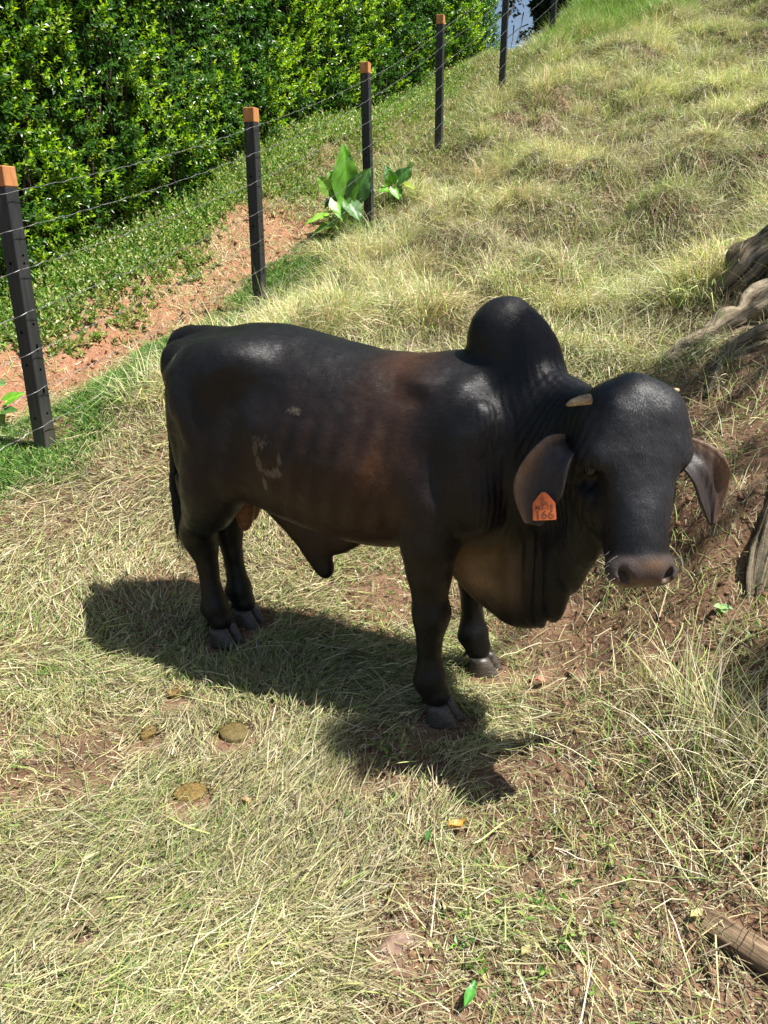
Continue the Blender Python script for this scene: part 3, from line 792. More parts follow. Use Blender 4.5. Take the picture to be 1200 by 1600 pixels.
# ---- hooves: two claws and two dewclaws each
hoof_m = simple_mat('hoof_horn', (0.022, 0.021, 0.022), (0.11, 0.088, 0.062), 45, 0.42, 0.4, 0.5, 0.002, (1, 1, 5))
def claw(cx, cy, z0, side, toe_l=0.092, w=0.035, h=0.078):
    vs = []; f = []
    nr, nc = 12, 7
    for k in range(nc):
        t = k / (nc - 1)
        zz = h * t
        for i in range(nr):
            a = 2 * math.pi * i / nr
            ca, sa = math.cos(a), math.sin(a)
            fx = (toe_l * (1 - 0.62 * t) if ca > 0 else 0.040 * (1 - 0.15 * t)) * (abs(ca) ** 0.85) * (1 if ca > 0 else -1)
            fy = w * sa * (1.0 - 0.12 * t) * (1 - 0.30 * max(ca, 0) ** 2)
            fy += -side * 0.010 * max(ca, 0) ** 2
            vs.append((cx + fx, cy + fy, z0 + zz - (0.006 * max(ca, 0) if k == 0 else 0)))
    for k in range(nc - 1):
        for i in range(nr):
            j = (i + 1) % nr
            f.append((k * nr + i, k * nr + j, (k + 1) * nr + j, (k + 1) * nr + i))
    f.append(tuple(range(nr))[::-1]); f.append(tuple((nc - 1) * nr + i for i in range(nr)))
    return vs, f
def hoof(cx, cy, z0):
    vs = []; f = []
    for sd in (-1, 1):
        v, q = claw(cx, cy + sd * 0.0345, z0, sd)
        f += [tuple(i + len(vs) for i in r) for r in q]; vs += v
        # dewclaw
        b0 = len(vs); R = 0.014
        for k in range(4):
            for i in range(6):
                a = 2 * math.pi * i / 6; rr_ = R * (1 - 0.28 * k)
                vs.append((cx - 0.055 - 0.006 * k, cy + sd * 0.026 + rr_ * math.cos(a), z0 + 0.085 - 0.008 * k + rr_ * math.sin(a)))
        for k in range(3):
            for i in range(6):
                j = (i + 1) % 6; f.append((b0 + k * 6 + i, b0 + k * 6 + j, b0 + (k + 1) * 6 + j, b0 + (k + 1) * 6 + i))
        f.append(tuple(b0 + 18 + i for i in range(6)))
    me = bpy.data.meshes.new('hoof'); me.from_pydata(vs, [], f); me.materials.append(hoof_m)
    me.polygons.foreach_set('use_smooth', [True] * len(me.polygons)); me.update()
    return link('hoof', me, bull)
hoof(0.556, -0.222, -0.018); hoof(0.581, 0.150, -0.018)
hoof(-0.525, -0.050, -0.058); hoof(-0.525, 0.125, -0.053)

# ---- horns: short broken stubs
horn_m = simple_mat('horn', (0.16, 0.10, 0.055), (0.52, 0.40, 0.24), 55, 0.75, 0.9, 0.2, 0.005)
def tube(pts, sides=8, mat=None, name='tube', parent=None, flat=1.0):
    """round tube through (x,y,z,r)"""
    P = np.array(pts, float); vs = []; f = []
    up = np.array([0.13, 0.21, 0.97])
    for i in range(len(P)):
        t = P[min(i + 1, len(P) - 1), :3] - P[max(i - 1, 0), :3]; t /= (np.linalg.norm(t) + 1e-9)
        a = np.cross(up, t); a /= np.linalg.norm(a) + 1e-9; b_ = np.cross(t, a)
        for j in range(sides):
            g = 2 * math.pi * j / sides
            vs.append(tuple(P[i, :3] + P[i, 3] * (a * math.cos(g) + b_ * math.sin(g) * flat)))
    for i in range(len(P) - 1):
        for j in range(sides):
            k = (j + 1) % sides; f.append((i * sides + j, i * sides + k, (i + 1) * sides + k, (i + 1) * sides + j))
    f.append(tuple(range(sides))[::-1]); f.append(tuple((len(P) - 1) * sides + j for j in range(sides)))
    if name is None: return vs, f
    me = bpy.data.meshes.new(name); me.from_pydata(vs, [], f)
    if mat: me.materials.append(mat)
    me.polygons.foreach_set('use_smooth', [True] * len(me.polygons)); me.update()
    return link(name, me, parent)
for (pa, pb) in (((914, 632, 1.93), (879, 644, 1.92)), ((1040, 626, 2.02), (1064, 616, 2.02))):
    A0 = to_b(at_y(*pa)); B0_ = to_b(at_y(*pb))
    pts = [(*(A0 + (B0_ - A0) * t + np.array([0, 0, 0.004 * math.sin(t * 3)])), r) for t, r in ((-0.2, 0.018), (0.15, 0.016), (0.4, 0.0135), (0.58, 0.0115), (0.70, 0.0085), (0.80, 0.0060), (0.86, 0.002))]
    tube(pts, 10, horn_m, 'horn', bull, flat=0.8)

# ---- eyes
eye_m = simple_mat('eye', (0.01, 0.008, 0.007), (0.02, 0.014, 0.01), 20, 0.12, 0.0, 0.6)
for sd in (-1, 1):
    bm = bmesh.new(); bmesh.ops.create_icosphere(bm, subdivisions=3, radius=0.019)
    me = bpy.data.meshes.new('eye'); bm.to_mesh(me); bm.free(); me.materials.append(eye_m)
    me.polygons.foreach_set('use_smooth', [True] * len(me.polygons))
    link('eye', me, bull, loc=hp(sd * 0.116, 0.232, -0.090))
    vs = []; f = []
    lid = []
    for row, (dr, dn) in enumerate(((0.0185, 0.0), (0.0225, 0.001), (0.0250, -0.004))):
        for i in range(16):
            a = 2 * math.pi * i / 16
            lid.append(hp(sd * (0.119 + 0.012 * (1 - row * 0.35)) , 0.232 + dr * math.sin(a) * 0.72, -0.090 + dr * math.cos(a)))
    for row in range(2):
        for i in range(16):
            j = (i + 1) % 16; f.append((row * 16 + i, row * 16 + j, row * 16 + 16 + j, row * 16 + 16 + i))
    me = bpy.data.meshes.new('eyelid'); me.from_pydata([tuple(v) for v in lid], [], f)
    em = bpy.data.materials.get('eyelid_skin') or simple_mat('eyelid_skin', (0.012, 0.010, 0.010), (0.05, 0.04, 0.034), 50, 0.5, 0.4)
    me.materials.append(em); me.polygons.foreach_set('use_smooth', [True] * len(me.polygons))
    link('eyelid', me, bull)

# ---- tail switch, whiskers and lashes
hair_m = simple_mat('tail_hair', (0.006, 0.006, 0.006), (0.02, 0.018, 0.016), 40, 0.5, 0.0)
def strands(rootf, n, name, mat, r):
    vs = []; f = []
    for i in range(n):
        P = rootf(i)
        v, q = tube([(*p, r * (1 - 0.8 * k / (len(P) - 1))) for k, p in enumerate(P)], 3, None, None)
        f += [tuple(a + len(vs) for a in t) for t in q]; vs += v
    me = bpy.data.meshes.new(name); me.from_pydata(vs, [], f); me.materials.append(mat)
    o = link(name, me, bull); o['kind'] = 'stuff'; return o
R_ = random.Random(4)
def sw(i):
    a = R_.uniform(0, 6.28); r0 = 0.013 * math.sqrt(R_.random()); L = R_.uniform(0.14, 0.30)
    s0 = R_.uniform(0, 0.10); pts = []
    sx = R_.uniform(-0.02, 0.02); sy = R_.uniform(-0.02, 0.02)
    for k in range(6):
        t = k / 5; w = 1 + 1.3 * math.sin(min(t * 2.2, 1.6)) - 1.0 * max(t - .6, 0)
        zz = 0.68 - s0 - L * t
        bx = 0.028 * t * t + 0.010 * math.sin(t * 3)
        pts.append((-0.724 + bx + r0 * math.cos(a) * w + sx * t * t, -0.05 + r0 * math.sin(a) * w + sy * t * t, zz))
    return pts
strands(sw, 420, 'tail_switch', hair_m, 0.0017)
wh_m = simple_mat('whisker', (0.10, 0.10, 0.10), (0.3, 0.3, 0.3), 40, 0.4, 0.0)
def wk(i):
    sd = -1 if i % 2 else 1
    s0 = R_.uniform(0.44, 0.52); n0 = R_.uniform(-0.12, -0.04)
    d = np.array([sd * R_.uniform(0.6, 1), R_.uniform(-.1, .5), R_.uniform(0.0, .7)]); d /= np.linalg.norm(d); L = R_.uniform(0.02, 0.05)
    return [hp(sd * 0.076 + d[0] * L * t, s0 + d[1] * L * t + 0.008 * t * t, n0 + d[2] * L * t) for t in (0, .33, .66, 1)]
strands(wk, 34, 'whiskers', wh_m, 0.0006)
def ls(i):
    sd = -1 if i % 2 else 1
    a = R_.uniform(-1, 1)
    return [hp(sd * (0.128 + 0.022 * t), 0.218 - 0.008 * math.cos(a) + 0.010 * t * t, -0.090 + 0.02 * a + 0.006 * a * t) for t in (0, .5, 1)]
strands(ls, 40, 'eyelashes', wh_m, 0.0005)

# ---- ear tag: pointed orange plate with stud and printed figures
tag_m = simple_mat('tag_plastic', (0.46, 0.105, 0.03), (0.58, 0.15, 0.045), 25, 0.4, 0.05)
ink_m = simple_mat('tag_ink', (0.13, 0.045, 0.022), (0.26, 0.085, 0.035), 80, 0.6, 0.0)
tc0 = at_y(850, 791, 1.905)
ty = np.array([0.06, -0.30, -1.0]); ty = -ty / np.linalg.norm(ty)         # up on the tag
tz = np.array([-0.25, -0.90, 0.25]); tz -= tz @ ty * ty; tz /= np.linalg.norm(tz)
tx = np.cross(ty, tz)
Mt = Matrix(((tx[0], ty[0], tz[0], tc0[0]), (tx[1], ty[1], tz[1], tc0[1]), (tx[2], ty[2], tz[2], tc0[2]), (0, 0, 0, 1)))
bullM = Matrix.Translation((BM[0], BM[1], 0.012)) @ Matrix.Rotation(BYAW, 4, 'Z')
Ml = bullM.inverted() @ Mt
W, Hh = 0.029, 0.037
ol = [(-W, -Hh), (W * .97, -Hh), (W * 1.06, -Hh * .92), (W, Hh * 0.22), (W * 0.45, Hh * 0.78), (W * .15, Hh * 1.0), (-W * .15, Hh * 1.0), (-W * 0.45, Hh * 0.78), (-W, Hh * 0.22), (-W * 1.05, -Hh * .92)]
bm = bmesh.new()
vf = [bm.verts.new((a, b_, 0.0012)) for a, b_ in ol]; fc = bm.faces.new(vf)
r_ = bmesh.ops.extrude_face_region(bm, geom=[fc]); bmesh.ops.translate(bm, vec=(0, 0, -0.0024), verts=[e for e in r_['geom'] if isinstance(e, bmesh.types.BMVert)])
bmesh.ops.recalc_face_normals(bm, faces=bm.faces)
bmesh.ops.bevel(bm, geom=list(bm.edges), offset=0.0004, segments=2, affect='EDGES')
me = bpy.data.meshes.new('ear_tag'); bm.to_mesh(me); bm.free(); me.materials.append(tag_m)
etag = link('ear_tag', me, bull); etag.matrix_local = Ml
def tag_text(s, size, x0, y0, sx=1.0, name='tag_number'):
    cu = bpy.data.curves.new('txt', 'FONT'); cu.body = s; cu.size = size; cu.align_x = 'CENTER'; cu.align_y = 'CENTER'
    cu.extrude = 0.0002; cu.offset = size * 0.02
    o = bpy.data.objects.new('txt', cu); COL.objects.link(o)
    bpy.context.view_layer.update()
    me = bpy.data.meshes.new_from_object(o.evaluated_get(bpy.context.evaluated_depsgraph_get()))
    COL.objects.unlink(o); bpy.data.objects.remove(o)
    me.materials.clear(); me.materials.append(ink_m)
    t = link(name, me, etag, loc=(x0, y0, 0.0016)); t.scale = (sx, 1, 1)
    return t
tag_text('166', 0.030, 0, -Hh * 0.62, 1.12)
tag_text('M3-18', 0.018, 0, -Hh * 0.08, 1.0, 'tag_code')
# emblem: peaked roof over two posts
bm = bmesh.new()
def strip(a, b_, w=0.0011):
    a = Vector((*a, 0)); b_ = Vector((*b_, 0)); d = (b_ - a).normalized(); p = Vector((-d.y, d.x, 0)) * w
    q = [bm.verts.new(a + p), bm.verts.new(a - p), bm.verts.new(b_ - p), bm.verts.new(b_ + p)]; bm.faces.new(q)
for a, b_ in (((-.010, .009), (0, .016)), ((0, .016), (.010, .009)), ((-.006, .011), (-.006, .004)), ((.006, .011), (.006, .004)), ((-.006, .0085), (.006, .0085)), ((0, .0085), (0, .004))): strip(a, b_)
bmesh.ops.recalc_face_normals(bm, faces=bm.faces)
me = bpy.data.meshes.new('tag_emblem'); bm.to_mesh(me); bm.free(); me.materials.append(ink_m)
link('tag_emblem', me, etag, loc=(0, -0.002, 0.0016))
bm = bmesh.new(); bmesh.ops.create_cone(bm, cap_ends=True, segments=16, radius1=0.0052, radius2=0.0042, depth=0.003)
bmesh.ops.create_cone(bm, cap_ends=True, segments=10, radius1=0.0018, radius2=0.0016, depth=0.0055)
me = bpy.data.meshes.new('stud'); bm.to_mesh(me); bm.free(); me.materials.append(tag_m)
link('stud', me, etag, loc=(0, Hh * 0.68, 0.0022))
# ================================================================== FENCE
post_m, n, l = mat_new("recycled_plastic")
out = N(n, 'ShaderNodeOutputMaterial'); b = N(n, 'ShaderNodeBsdfPrincipled'); b.inputs['Specular IOR Level'].default_value = 0.4
tc = N(n, 'ShaderNodeTexCoord'); mp = N(n, 'ShaderNodeMapping'); mp.inputs['Scale'].default_value = (60, 60, 3)
n1 = N(n, 'ShaderNodeTexNoise', i_Scale=1.0, i_Detail=5.0, i_Roughness=0.6); l.new(tc.outputs['Object'], mp.inputs[0]); l.new(mp.outputs[0], n1.inputs['Vector'])
r1 = ramp(n, [(0.3, (0.016, 0.017, 0.019)), (0.62, (0.034, 0.035, 0.038)), (0.75, (0.10, 0.10, 0.10))]); l.new(n1.outputs[0], r1.inputs[0])
n2 = N(n, 'ShaderNodeTexNoise', i_Scale=9.0, i_Detail=6.0); l.new(tc.outputs['Object'], n2.inputs['Vector'])
sx = N(n, 'ShaderNodeSeparateXYZ'); l.new(tc.outputs['Object'], sx.inputs[0])
mr = N(n, 'ShaderNodeMapRange'); mr.inputs[1].default_value = 0.30; mr.inputs[2].default_value = -0.02; l.new(sx.outputs[2], mr.inputs[0])
mm = N(n, 'ShaderNodeMath', operation='MULTIPLY'); l.new(mr.outputs[0], mm.inputs[0]); l.new(n2.outputs[0], mm.inputs[1])
mx = N(n, 'ShaderNodeMix', data_type='RGBA'); l.new(mm.outputs[0], mx.inputs[0]); l.new(r1.outputs[0], mx.inputs[6]); mx.inputs[7].default_value = (0.13, 0.12, 0.085, 1)
l.new(mx.outputs[2], b.inputs['Base Color'])
rr = ramp(n, [(0.3, (0.42,) * 3), (0.7, (0.62,) * 3)]); l.new(n2.outputs[0], rr.inputs[0]); l.new(rr.outputs[0], b.inputs['Roughness'])
bu = N(n, 'ShaderNodeBump', i_Strength=0.35, i_Distance=0.002); l.new(n1.outputs[0], bu.inputs['Height']); l.new(bu.outputs[0], b.inputs['Normal']); l.new(b.outputs[0], out.inputs[0])
cap_m = simple_mat('orange_paint', (0.44, 0.175, 0.06), (0.58, 0.28, 0.12), 40, 0.6, 0.35, 0.3, 0.001, (1, 1, 0.3))

def box_cut(name, x0, x1, z0, z1, cuts, mat, parent=None, bev=0.007):
    """square post with holes cut through it"""
    bm = bmesh.new(); bmesh.ops.create_cube(bm, size=1)
    for v in bm.verts: v.co = Vector((v.co.x * (x1 - x0), v.co.y * (x1 - x0), (v.co.z + 0.5) * (z1 - z0) + z0))
    bmesh.ops.bevel(bm, geom=[e for e in bm.edges], offset=bev, segments=3, affect='EDGES', profile=0.5)
    me = bpy.data.meshes.new(name); bm.to_mesh(me); bm.free(); me.materials.append(mat)
    if cuts:
        o = bpy.data.objects.new('t', me); COL.objects.link(o)
        bm = bmesh.new()
        for (axis_, off, zc, w, hgt, depth) in cuts:
            m4 = bmesh.ops.create_cone(bm, cap_ends=True, segments=12, radius1=w, radius2=w, depth=depth)
            for v in m4['verts']:
                c = v.co.copy(); c.y *= hgt / (2 * w)
                if axis_ == 'y': v.co = Vector((c.x + off, c.z - (x1 - x0) / 2, c.y + zc))
                else: v.co = Vector((c.z + (x1 - x0) / 2, c.x + off, c.y + zc))
        cm = bpy.data.meshes.new('c'); bmesh.ops.recalc_face_normals(bm, faces=bm.faces); bm.to_mesh(cm); bm.free()
        co = bpy.data.objects.new('c', cm); COL.objects.link(co)
        md = o.modifiers.new('b', 'BOOLEAN'); md.object = co; md.operation = 'DIFFERENCE'; md.solver = 'EXACT'
        bpy.context.view_layer.update()
        ev = o.evaluated_get(bpy.context.evaluated_depsgraph_get())
        me2 = bpy.data.meshes.new_from_object(ev); me2.name = name
        COL.objects.unlink(o); COL.objects.unlink(co); bpy.data.objects.remove(o); bpy.data.objects.remove(co)
        me = me2
        if not me.materials: me.materials.append(mat)
    return me
PW = 0.088
cuts = []
for zc, hgt in ((0.20, 0.022), (0.33, 0.055), (0.45, 0.022), (0.57, 0.055), (0.70, 0.022), (1.02, 0.018), (1.06, 0.018)):
    cuts.append(('x', 0.004, zc, 0.0085, hgt, 0.05))
for zc in (0.18, 0.48, 0.66, 1.02, 1.42):
    cuts.append(('y', -0.004, zc, 0.0085, 0.018, 0.05))
post_me = box_cut('post', -PW / 2, PW / 2, -0.35, 1.40, cuts, post_m)
cap_me = box_cut('cap', -PW / 2 - 0.0015, PW / 2 + 0.0015, 1.40, 1.50, [('y', 0.0, 1.425, 0.0085, 0.018, 0.05)], cap_m, bev=0.006)

fence = link('wire_fence', None, loc=(float(POSTS[0][0]), float(POSTS[0][1]), float(POSTS[0][2])))
tag(fence, 'barbed wire fence on square black plastic posts with orange tops beside the hedge', 'fence')
F0 = np.array(POSTS[0])
R2_ = random.Random(5)
posts_w = []
LEAN = [(0.0, 0.002), (0.006, 0.0), (-0.022, 0.0), (-0.006, 0), (0.0, 0), (0.0, 0)]
# one more post on either end, out of the picture
ends = [(float(fence_x(2.3)) - 0.1, 2.3), ] 
allp = []
p_ = (PX[0] - 1.05, 2.25); allp.append((p_[0], p_[1], float(gheight(np.array([p_[0]]), np.array([p_[1]]))[0]), (0, 0)))
for p, ln in zip(POSTS, LEAN): allp.append((float(p[0]), float(p[1]), float(gheight(np.array([p[0]]), np.array([p[1]]))[0]) , ln))
for i, (x_, y_, z_, ln) in enumerate(allp):
    po = link('post', post_me, fence, loc=(x_ - F0[0], y_ - F0[1], z_ - F0[2]), rot=(ln[1], ln[0] * -1 if False else ln[0], math.radians(-20 + R2_.uniform(-4, 4))))
    ca = link('cap', cap_me, po)
wire_m = simple_mat('galvanised_wire', (0.09, 0.09, 0.09), (0.22, 0.22, 0.21), 60, 0.38, 0.2, 0.5)
wire_m.node_tree.nodes['Principled BSDF'].inputs['Metallic'].default_value = 0.2
def wire_pts(hgt, k):
    pts = []
    q = list(allp)
    last = q[-1]; q.append((last[0] + 1.3, last[1] + 2.3, float(gheight(np.array([last[0] + 1.3]), np.array([last[1] + 2.3]))[0]), (0, 0)))
    for i in range(len(q) - 1):
        a = np.array([q[i][0] + 0.02, q[i][1] - 0.03, q[i][2] + hgt]); b_ = np.array([q[i + 1][0] + 0.02, q[i + 1][1] - 0.03, q[i + 1][2] + hgt])
        a[0] += 0.045; b_[0] += 0.045
        L = np.linalg.norm(b_ - a); m = int(L / 0.055)
        sag = R2_.uniform(0.012, 0.035) 
        for j in range(m):
            t = j / m
            c = a + (b_ - a) * t; c[2] -= sag * 4 * t * (1 - t) * 1.0
            c[2] += 0.003 * math.sin(j * 1.9 + k); c[1] += 0.003 * math.cos(j * 1.9 + k)
            pts.append(c - F0)
    return np.array(pts)
for k, hgt in enumerate((0.16, 0.36, 0.57, 0.78, 1.0, 1.2, 1.38)):
    W_ = wire_pts(hgt, k)
    vs, f = tube([(*p, 0.0012) for p in W_], 5, None, None)
    # second twisted strand
    tw = W_.copy(); tw[:, 2] += 0.0035 * np.sin(np.arange(len(tw)) * 2.4); tw[:, 0] += 0.0035 * np.cos(np.arange(len(tw)) * 2.4)
    v2, f2 = tube([(*p, 0.0010) for p in tw], 4, None, None)
    f = f + [tuple(a + len(vs) for a in t) for t in f2]; vs = vs + v2
    me = bpy.data.meshes.new('wire'); me.from_pydata(vs, [], f); me.materials.append(wire_m)
    wo = link('wire', me, fence)
    # barbs
    bv = []; bf = []
    for i in range(3, len(W_) - 1, 4):
        c = W_[i]; t = W_[i + 1] - W_[i - 1]; t /= np.linalg.norm(t)
        for s_ in range(2):
            a = R2_.uniform(0, 6.28); d = np.array([math.cos(a), 0.3 * math.sin(a), math.sin(a)]); d -= d @ t * t; d /= np.linalg.norm(d)
            d = d * 0.012 + t * 0.006 * (1 if s_ else -1)
            v_, q_ = tube([(*(c - d), 0.0006), (*c, 0.0012), (*(c + d), 0.0006)], 3, None, None)
            bf += [tuple(u + len(bv) for u in tt) for tt in q_]; bv += v_
    me = bpy.data.meshes.new('barbs'); me.from_pydata(bv, [], bf); me.materials.append(wire_m)
    bo = link('barbs', me, wo); bo['kind'] = 'stuff'
# ================================================================== VEGETATION
def ground_z(x, y):
    x = np.asarray(x, float); y = np.asarray(y, float)
    i = np.clip(np.searchsorted(gx, x) - 1, 0, len(gx) - 2); j = np.clip(np.searchsorted(gy, y) - 1, 0, len(gy) - 2)
    fx = np.clip((x - gx[i]) / (gx[i + 1] - gx[i]), 0, 1); fy = np.clip((y - gy[j]) / (gy[j + 1] - gy[j]), 0, 1)
    return (gz[i, j] * (1 - fx) * (1 - fy) + gz[i + 1, j] * fx * (1 - fy) + gz[i, j + 1] * (1 - fx) * fy + gz[i + 1, j + 1] * fx * fy)

def leaf_mat(name, transl=0.25, rough=0.55, spec=0.3, bump=0.0):
    m, n, l = mat_new(name)
    out = N(n, 'ShaderNodeOutputMaterial'); b = N(n, 'ShaderNodeBsdfPrincipled'); t = N(n, 'ShaderNodeBsdfTranslucent'); mx = N(n, 'ShaderNodeMixShader')
    at = N(n, 'ShaderNodeVertexColor', layer_name='tint')
    b.inputs['Roughness'].default_value = rough; b.inputs['Specular IOR Level'].default_value = spec
    mx.inputs[0].default_value = transl
    hs = N(n, 'ShaderNodeHueSaturation', i_Saturation=1.15, i_Value=1.5)
    l.new(at.outputs[0], b.inputs['Base Color']); l.new(at.outputs[0], hs.inputs['Color']); l.new(hs.outputs[0], t.inputs[0])
    l.new(b.outputs[0], mx.inputs[1]); l.new(t.outputs[0], mx.inputs[2]); l.new(mx.outputs[0], out.inputs[0])
    return m
grass_m = leaf_mat('grass_blade', 0.14, 0.6, 0.25)
hedge_m = leaf_mat('hedge_leaf', 0.38, 0.33, 0.5)
big_m = leaf_mat('broad_leaf', 0.30, 0.40, 0.45)

def blades(root, az, L, e0, e1, w, col, segs=3, drape=0.0, off=None, roll=None, taper=1.0):
    """grass ribbons. e0/e1: elevation at root/tip; drape=1 follows the ground"""
    n_ = len(root)
    P = np.zeros((n_, segs + 1, 3)); P[:, 0] = root
    for k in range(segs):
        t = (k + 0.5) / segs; e = e0 + (e1 - e0) * t
        azk = az + (0 if roll is None else roll * t)
        st = (L / segs)[:, None] * np.stack([np.cos(azk) * np.cos(e), np.sin(azk) * np.cos(e), np.sin(e)], 1)
        P[:, k + 1] = P[:, k] + st
    if drape:
        g0 = ground_z(P[:, 0, 0], P[:, 0, 1])
        for k in range(segs + 1):
            P[:, k, 2] += (ground_z(P[:, k, 0], P[:, k, 1]) - g0) * drape
    wd = np.stack([-np.sin(az), np.cos(az), np.zeros(n_)], 1)
    rz = RNG.normal(0, 0.5, n_)
    wd = wd * np.cos(rz)[:, None]; wd[:, 2] = np.sin(rz)
    V = np.zeros((n_, 2 * segs + 1, 3)); C = np.zeros((n_, 2 * segs + 1, 3))
    for k in range(segs):
        ww = (w * (1 - (k / segs) ** 1.6 * 0.75 * taper))[:, None] * 0.5
        V[:, 2 * k] = P[:, k] - wd * ww; V[:, 2 * k + 1] = P[:, k] + wd * ww
    V[:, 2 * segs] = P[:, segs]
    for k in range(2 * segs + 1):
        C[:, k] = col * 1.0
    T = []
    for k in range(segs - 1):
        a = 2 * k; T += [(a, a + 1, a + 3), (a, a + 3, a + 2)]
    a = 2 * (segs - 1); T.append((a, a + 1, a + 2))
    T = np.array(T); F = (np.arange(n_)[:, None, None] * (2 * segs + 1) + T[None]).reshape(-1, 3)
    return V.reshape(-1, 3), F, C.reshape(-1, 3)

class Bag:
    def __init__(s): s.V = []; s.F = []; s.C = []; s.n = 0
    def add(s, V, F, C):
        s.V.append(V); s.F.append(F + s.n); s.C.append(C); s.n += len(V)
    def build(s, name, mat, parent=None, smooth=False, kind='stuff'):
        me = npmesh(name, np.concatenate(s.V), np.concatenate(s.F), mat, smooth, colors=np.concatenate(s.C))
        o = link(name, me, parent)
        if kind: o['kind'] = kind
        return o

STRAW = np.array([(0.56, 0.50, 0.30), (0.47, 0.43, 0.23), (0.41, 0.44, 0.155), (0.25, 0.19, 0.11), (0.68, 0.63, 0.44), (0.26, 0.35, 0.10), (0.13, 0.23, 0.06)])
CLEAR = [(0.22, 2.27, .10), (0.42, 2.58, .10), (-0.68, 2.94, .10), (-0.60, 3.08, .10)]
for (px_, py_, r_) in ((297, 1242, .062), (232, 1147, .045), (275, 1085, .05), (366, 1146, .07), (715, 1304, .03), (733, 1576, .03), (668, 1325, .02), (1115, 1450, .04), (1150, 1475, .045), (1190, 1500, .045), (130, 1452, .025), (620, 1480, .05)):
    p_ = at_z(px_, py_, 0.0); CLEAR.append((p_[0], p_[1], r_))
def clear(a, b_):
    m = np.ones_like(a)
    for (cx_, cy_, r_) in CLEAR: m = m * np.where((a - cx_ ) ** 2 + (b_ - cy_) ** 2 < (1.1 * r_) ** 2, 0.0, 1.0)
    return m
def cleared(x_, y_, az, L_):
    k = np.ones(len(x_), bool)
    for t in (0.35, 0.7, 1.0): k &= clear(x_ + np.cos(az) * L_ * t, y_ + np.sin(az) * L_ * t) > 0
    return k | (RNG.random(len(x_)) < 0.04)
def pick(w, n_):
    w = np.array(w, float); w /= w.sum()
    c = STRAW[RNG.choice(len(STRAW), n_, p=w)]
    return c * RNG.uniform(0.75, 1.2, (n_, 1)) * RNG.uniform(0.93, 1.07, (n_, 3))

# -- sample points on the ground, denser towards the camera
def scatter(n_, x0, x1, y0, y1, pw=1.4, fun=None):
    xs = []; ys = []; tot = 0
    dmin = max(y0, 0.8)
    while tot < n_:
        m = n_ * 2
        x_ = RNG.uniform(x0, x1, m); y_ = RNG.uniform(y0, y1, m)
        u = x_ / (y_ + 0.45)
        keep = (np.abs(u) < 0.62)
        d = np.hypot(x_, y_)
        keep &= RNG.random(m) < (dmin / np.maximum(d, dmin)) ** pw
        if fun is not None: keep &= RNG.random(m) < fun(x_, y_)
        xs.append(x_[keep]); ys.append(y_[keep]); tot += keep.sum()
    return np.concatenate(xs)[:n_], np.concatenate(ys)[:n_]

# ---- mown hay lying on the trodden ground round the bull
hay = Bag()
def hay_dens(x_, y_):
    b_ = beyond(x_, y_)
    s_ = soil_mask(x_, y_)
    return np.clip(sstep(-0.05, -0.35, b_) * (1 - s_) ** 2.2 * clear(x_, y_) * sstep(6.5, 4.0, y_ + 0.3 * x_) * (0.72 + 0.35 * noise3(x_ * 3, y_ * 3, 0, 61)), 0.0, 1)
def greenness(x_, y_):
    g = 0.5 + 0.8 * noise3(x_ * 1.4, y_ * 1.4, 0, 91)
    g = g + 0.9 * np.exp(-((x_ + 0.65) / 0.25) ** 2 - ((y_ - 1.85) / 0.22) ** 2) + 0.6 * np.exp(-((x_ + 0.25) / 0.6) ** 2 - ((y_ - 2.75) / 0.35) ** 2)
    return np.clip(g, 0, 1)
NH = 140000
x_, y_ = scatter(NH, -3.6, 3.4, 0.75, 6.6, 1.5, hay_dens)
flow = 2.2 * noise3(x_ * 1.6, y_ * 1.6, 0, 71) + 0.5 + RNG.normal(0, 0.55, NH)
L_ = RNG.gamma(2.4, 0.028, NH).clip(0.02, 0.24)
z_ = ground_z(x_, y_) + RNG.random(NH) ** 1.5 * 0.045
e0 = RNG.normal(0.12, 0.22, NH); e1 = e0 - RNG.uniform(0.0, 0.5, NH)
w_ = RNG.gamma(4, 0.00056, NH).clip(0.0010, 0.0054) * (1 + 0.22 * np.maximum(y_ - 2, 0))
g = greenness(x_, y_)
col = pick((5.5, 5, 1.4, 3.8, 2.6, 0.7, 0.3), NH) * RNG.uniform(0.5, 1.15, (NH, 1)); colg = pick((1.5, 2.4, 2, .8, .8, 3.0, 2.6), NH)
m_ = RNG.random(NH) < g * 0.50
col[m_] = colg[m_] * 0.85
br_ = 0.5 + 0.5 * noise3(x_ * 2.3 + 5, y_ * 2.3, 0, 171)
col *= (0.72 + 0.40 * br_)[:, None]; col[:, 2] *= 0.94
k_ = cleared(x_, y_, flow, L_)
hay.add(*blades(np.stack([x_, y_, z_], 1)[k_], flow[k_], L_[k_], e0[k_], e1[k_], w_[k_], col[k_], 2, 1.0, roll=RNG.normal(0, 0.3, k_.sum()), taper=0.6))
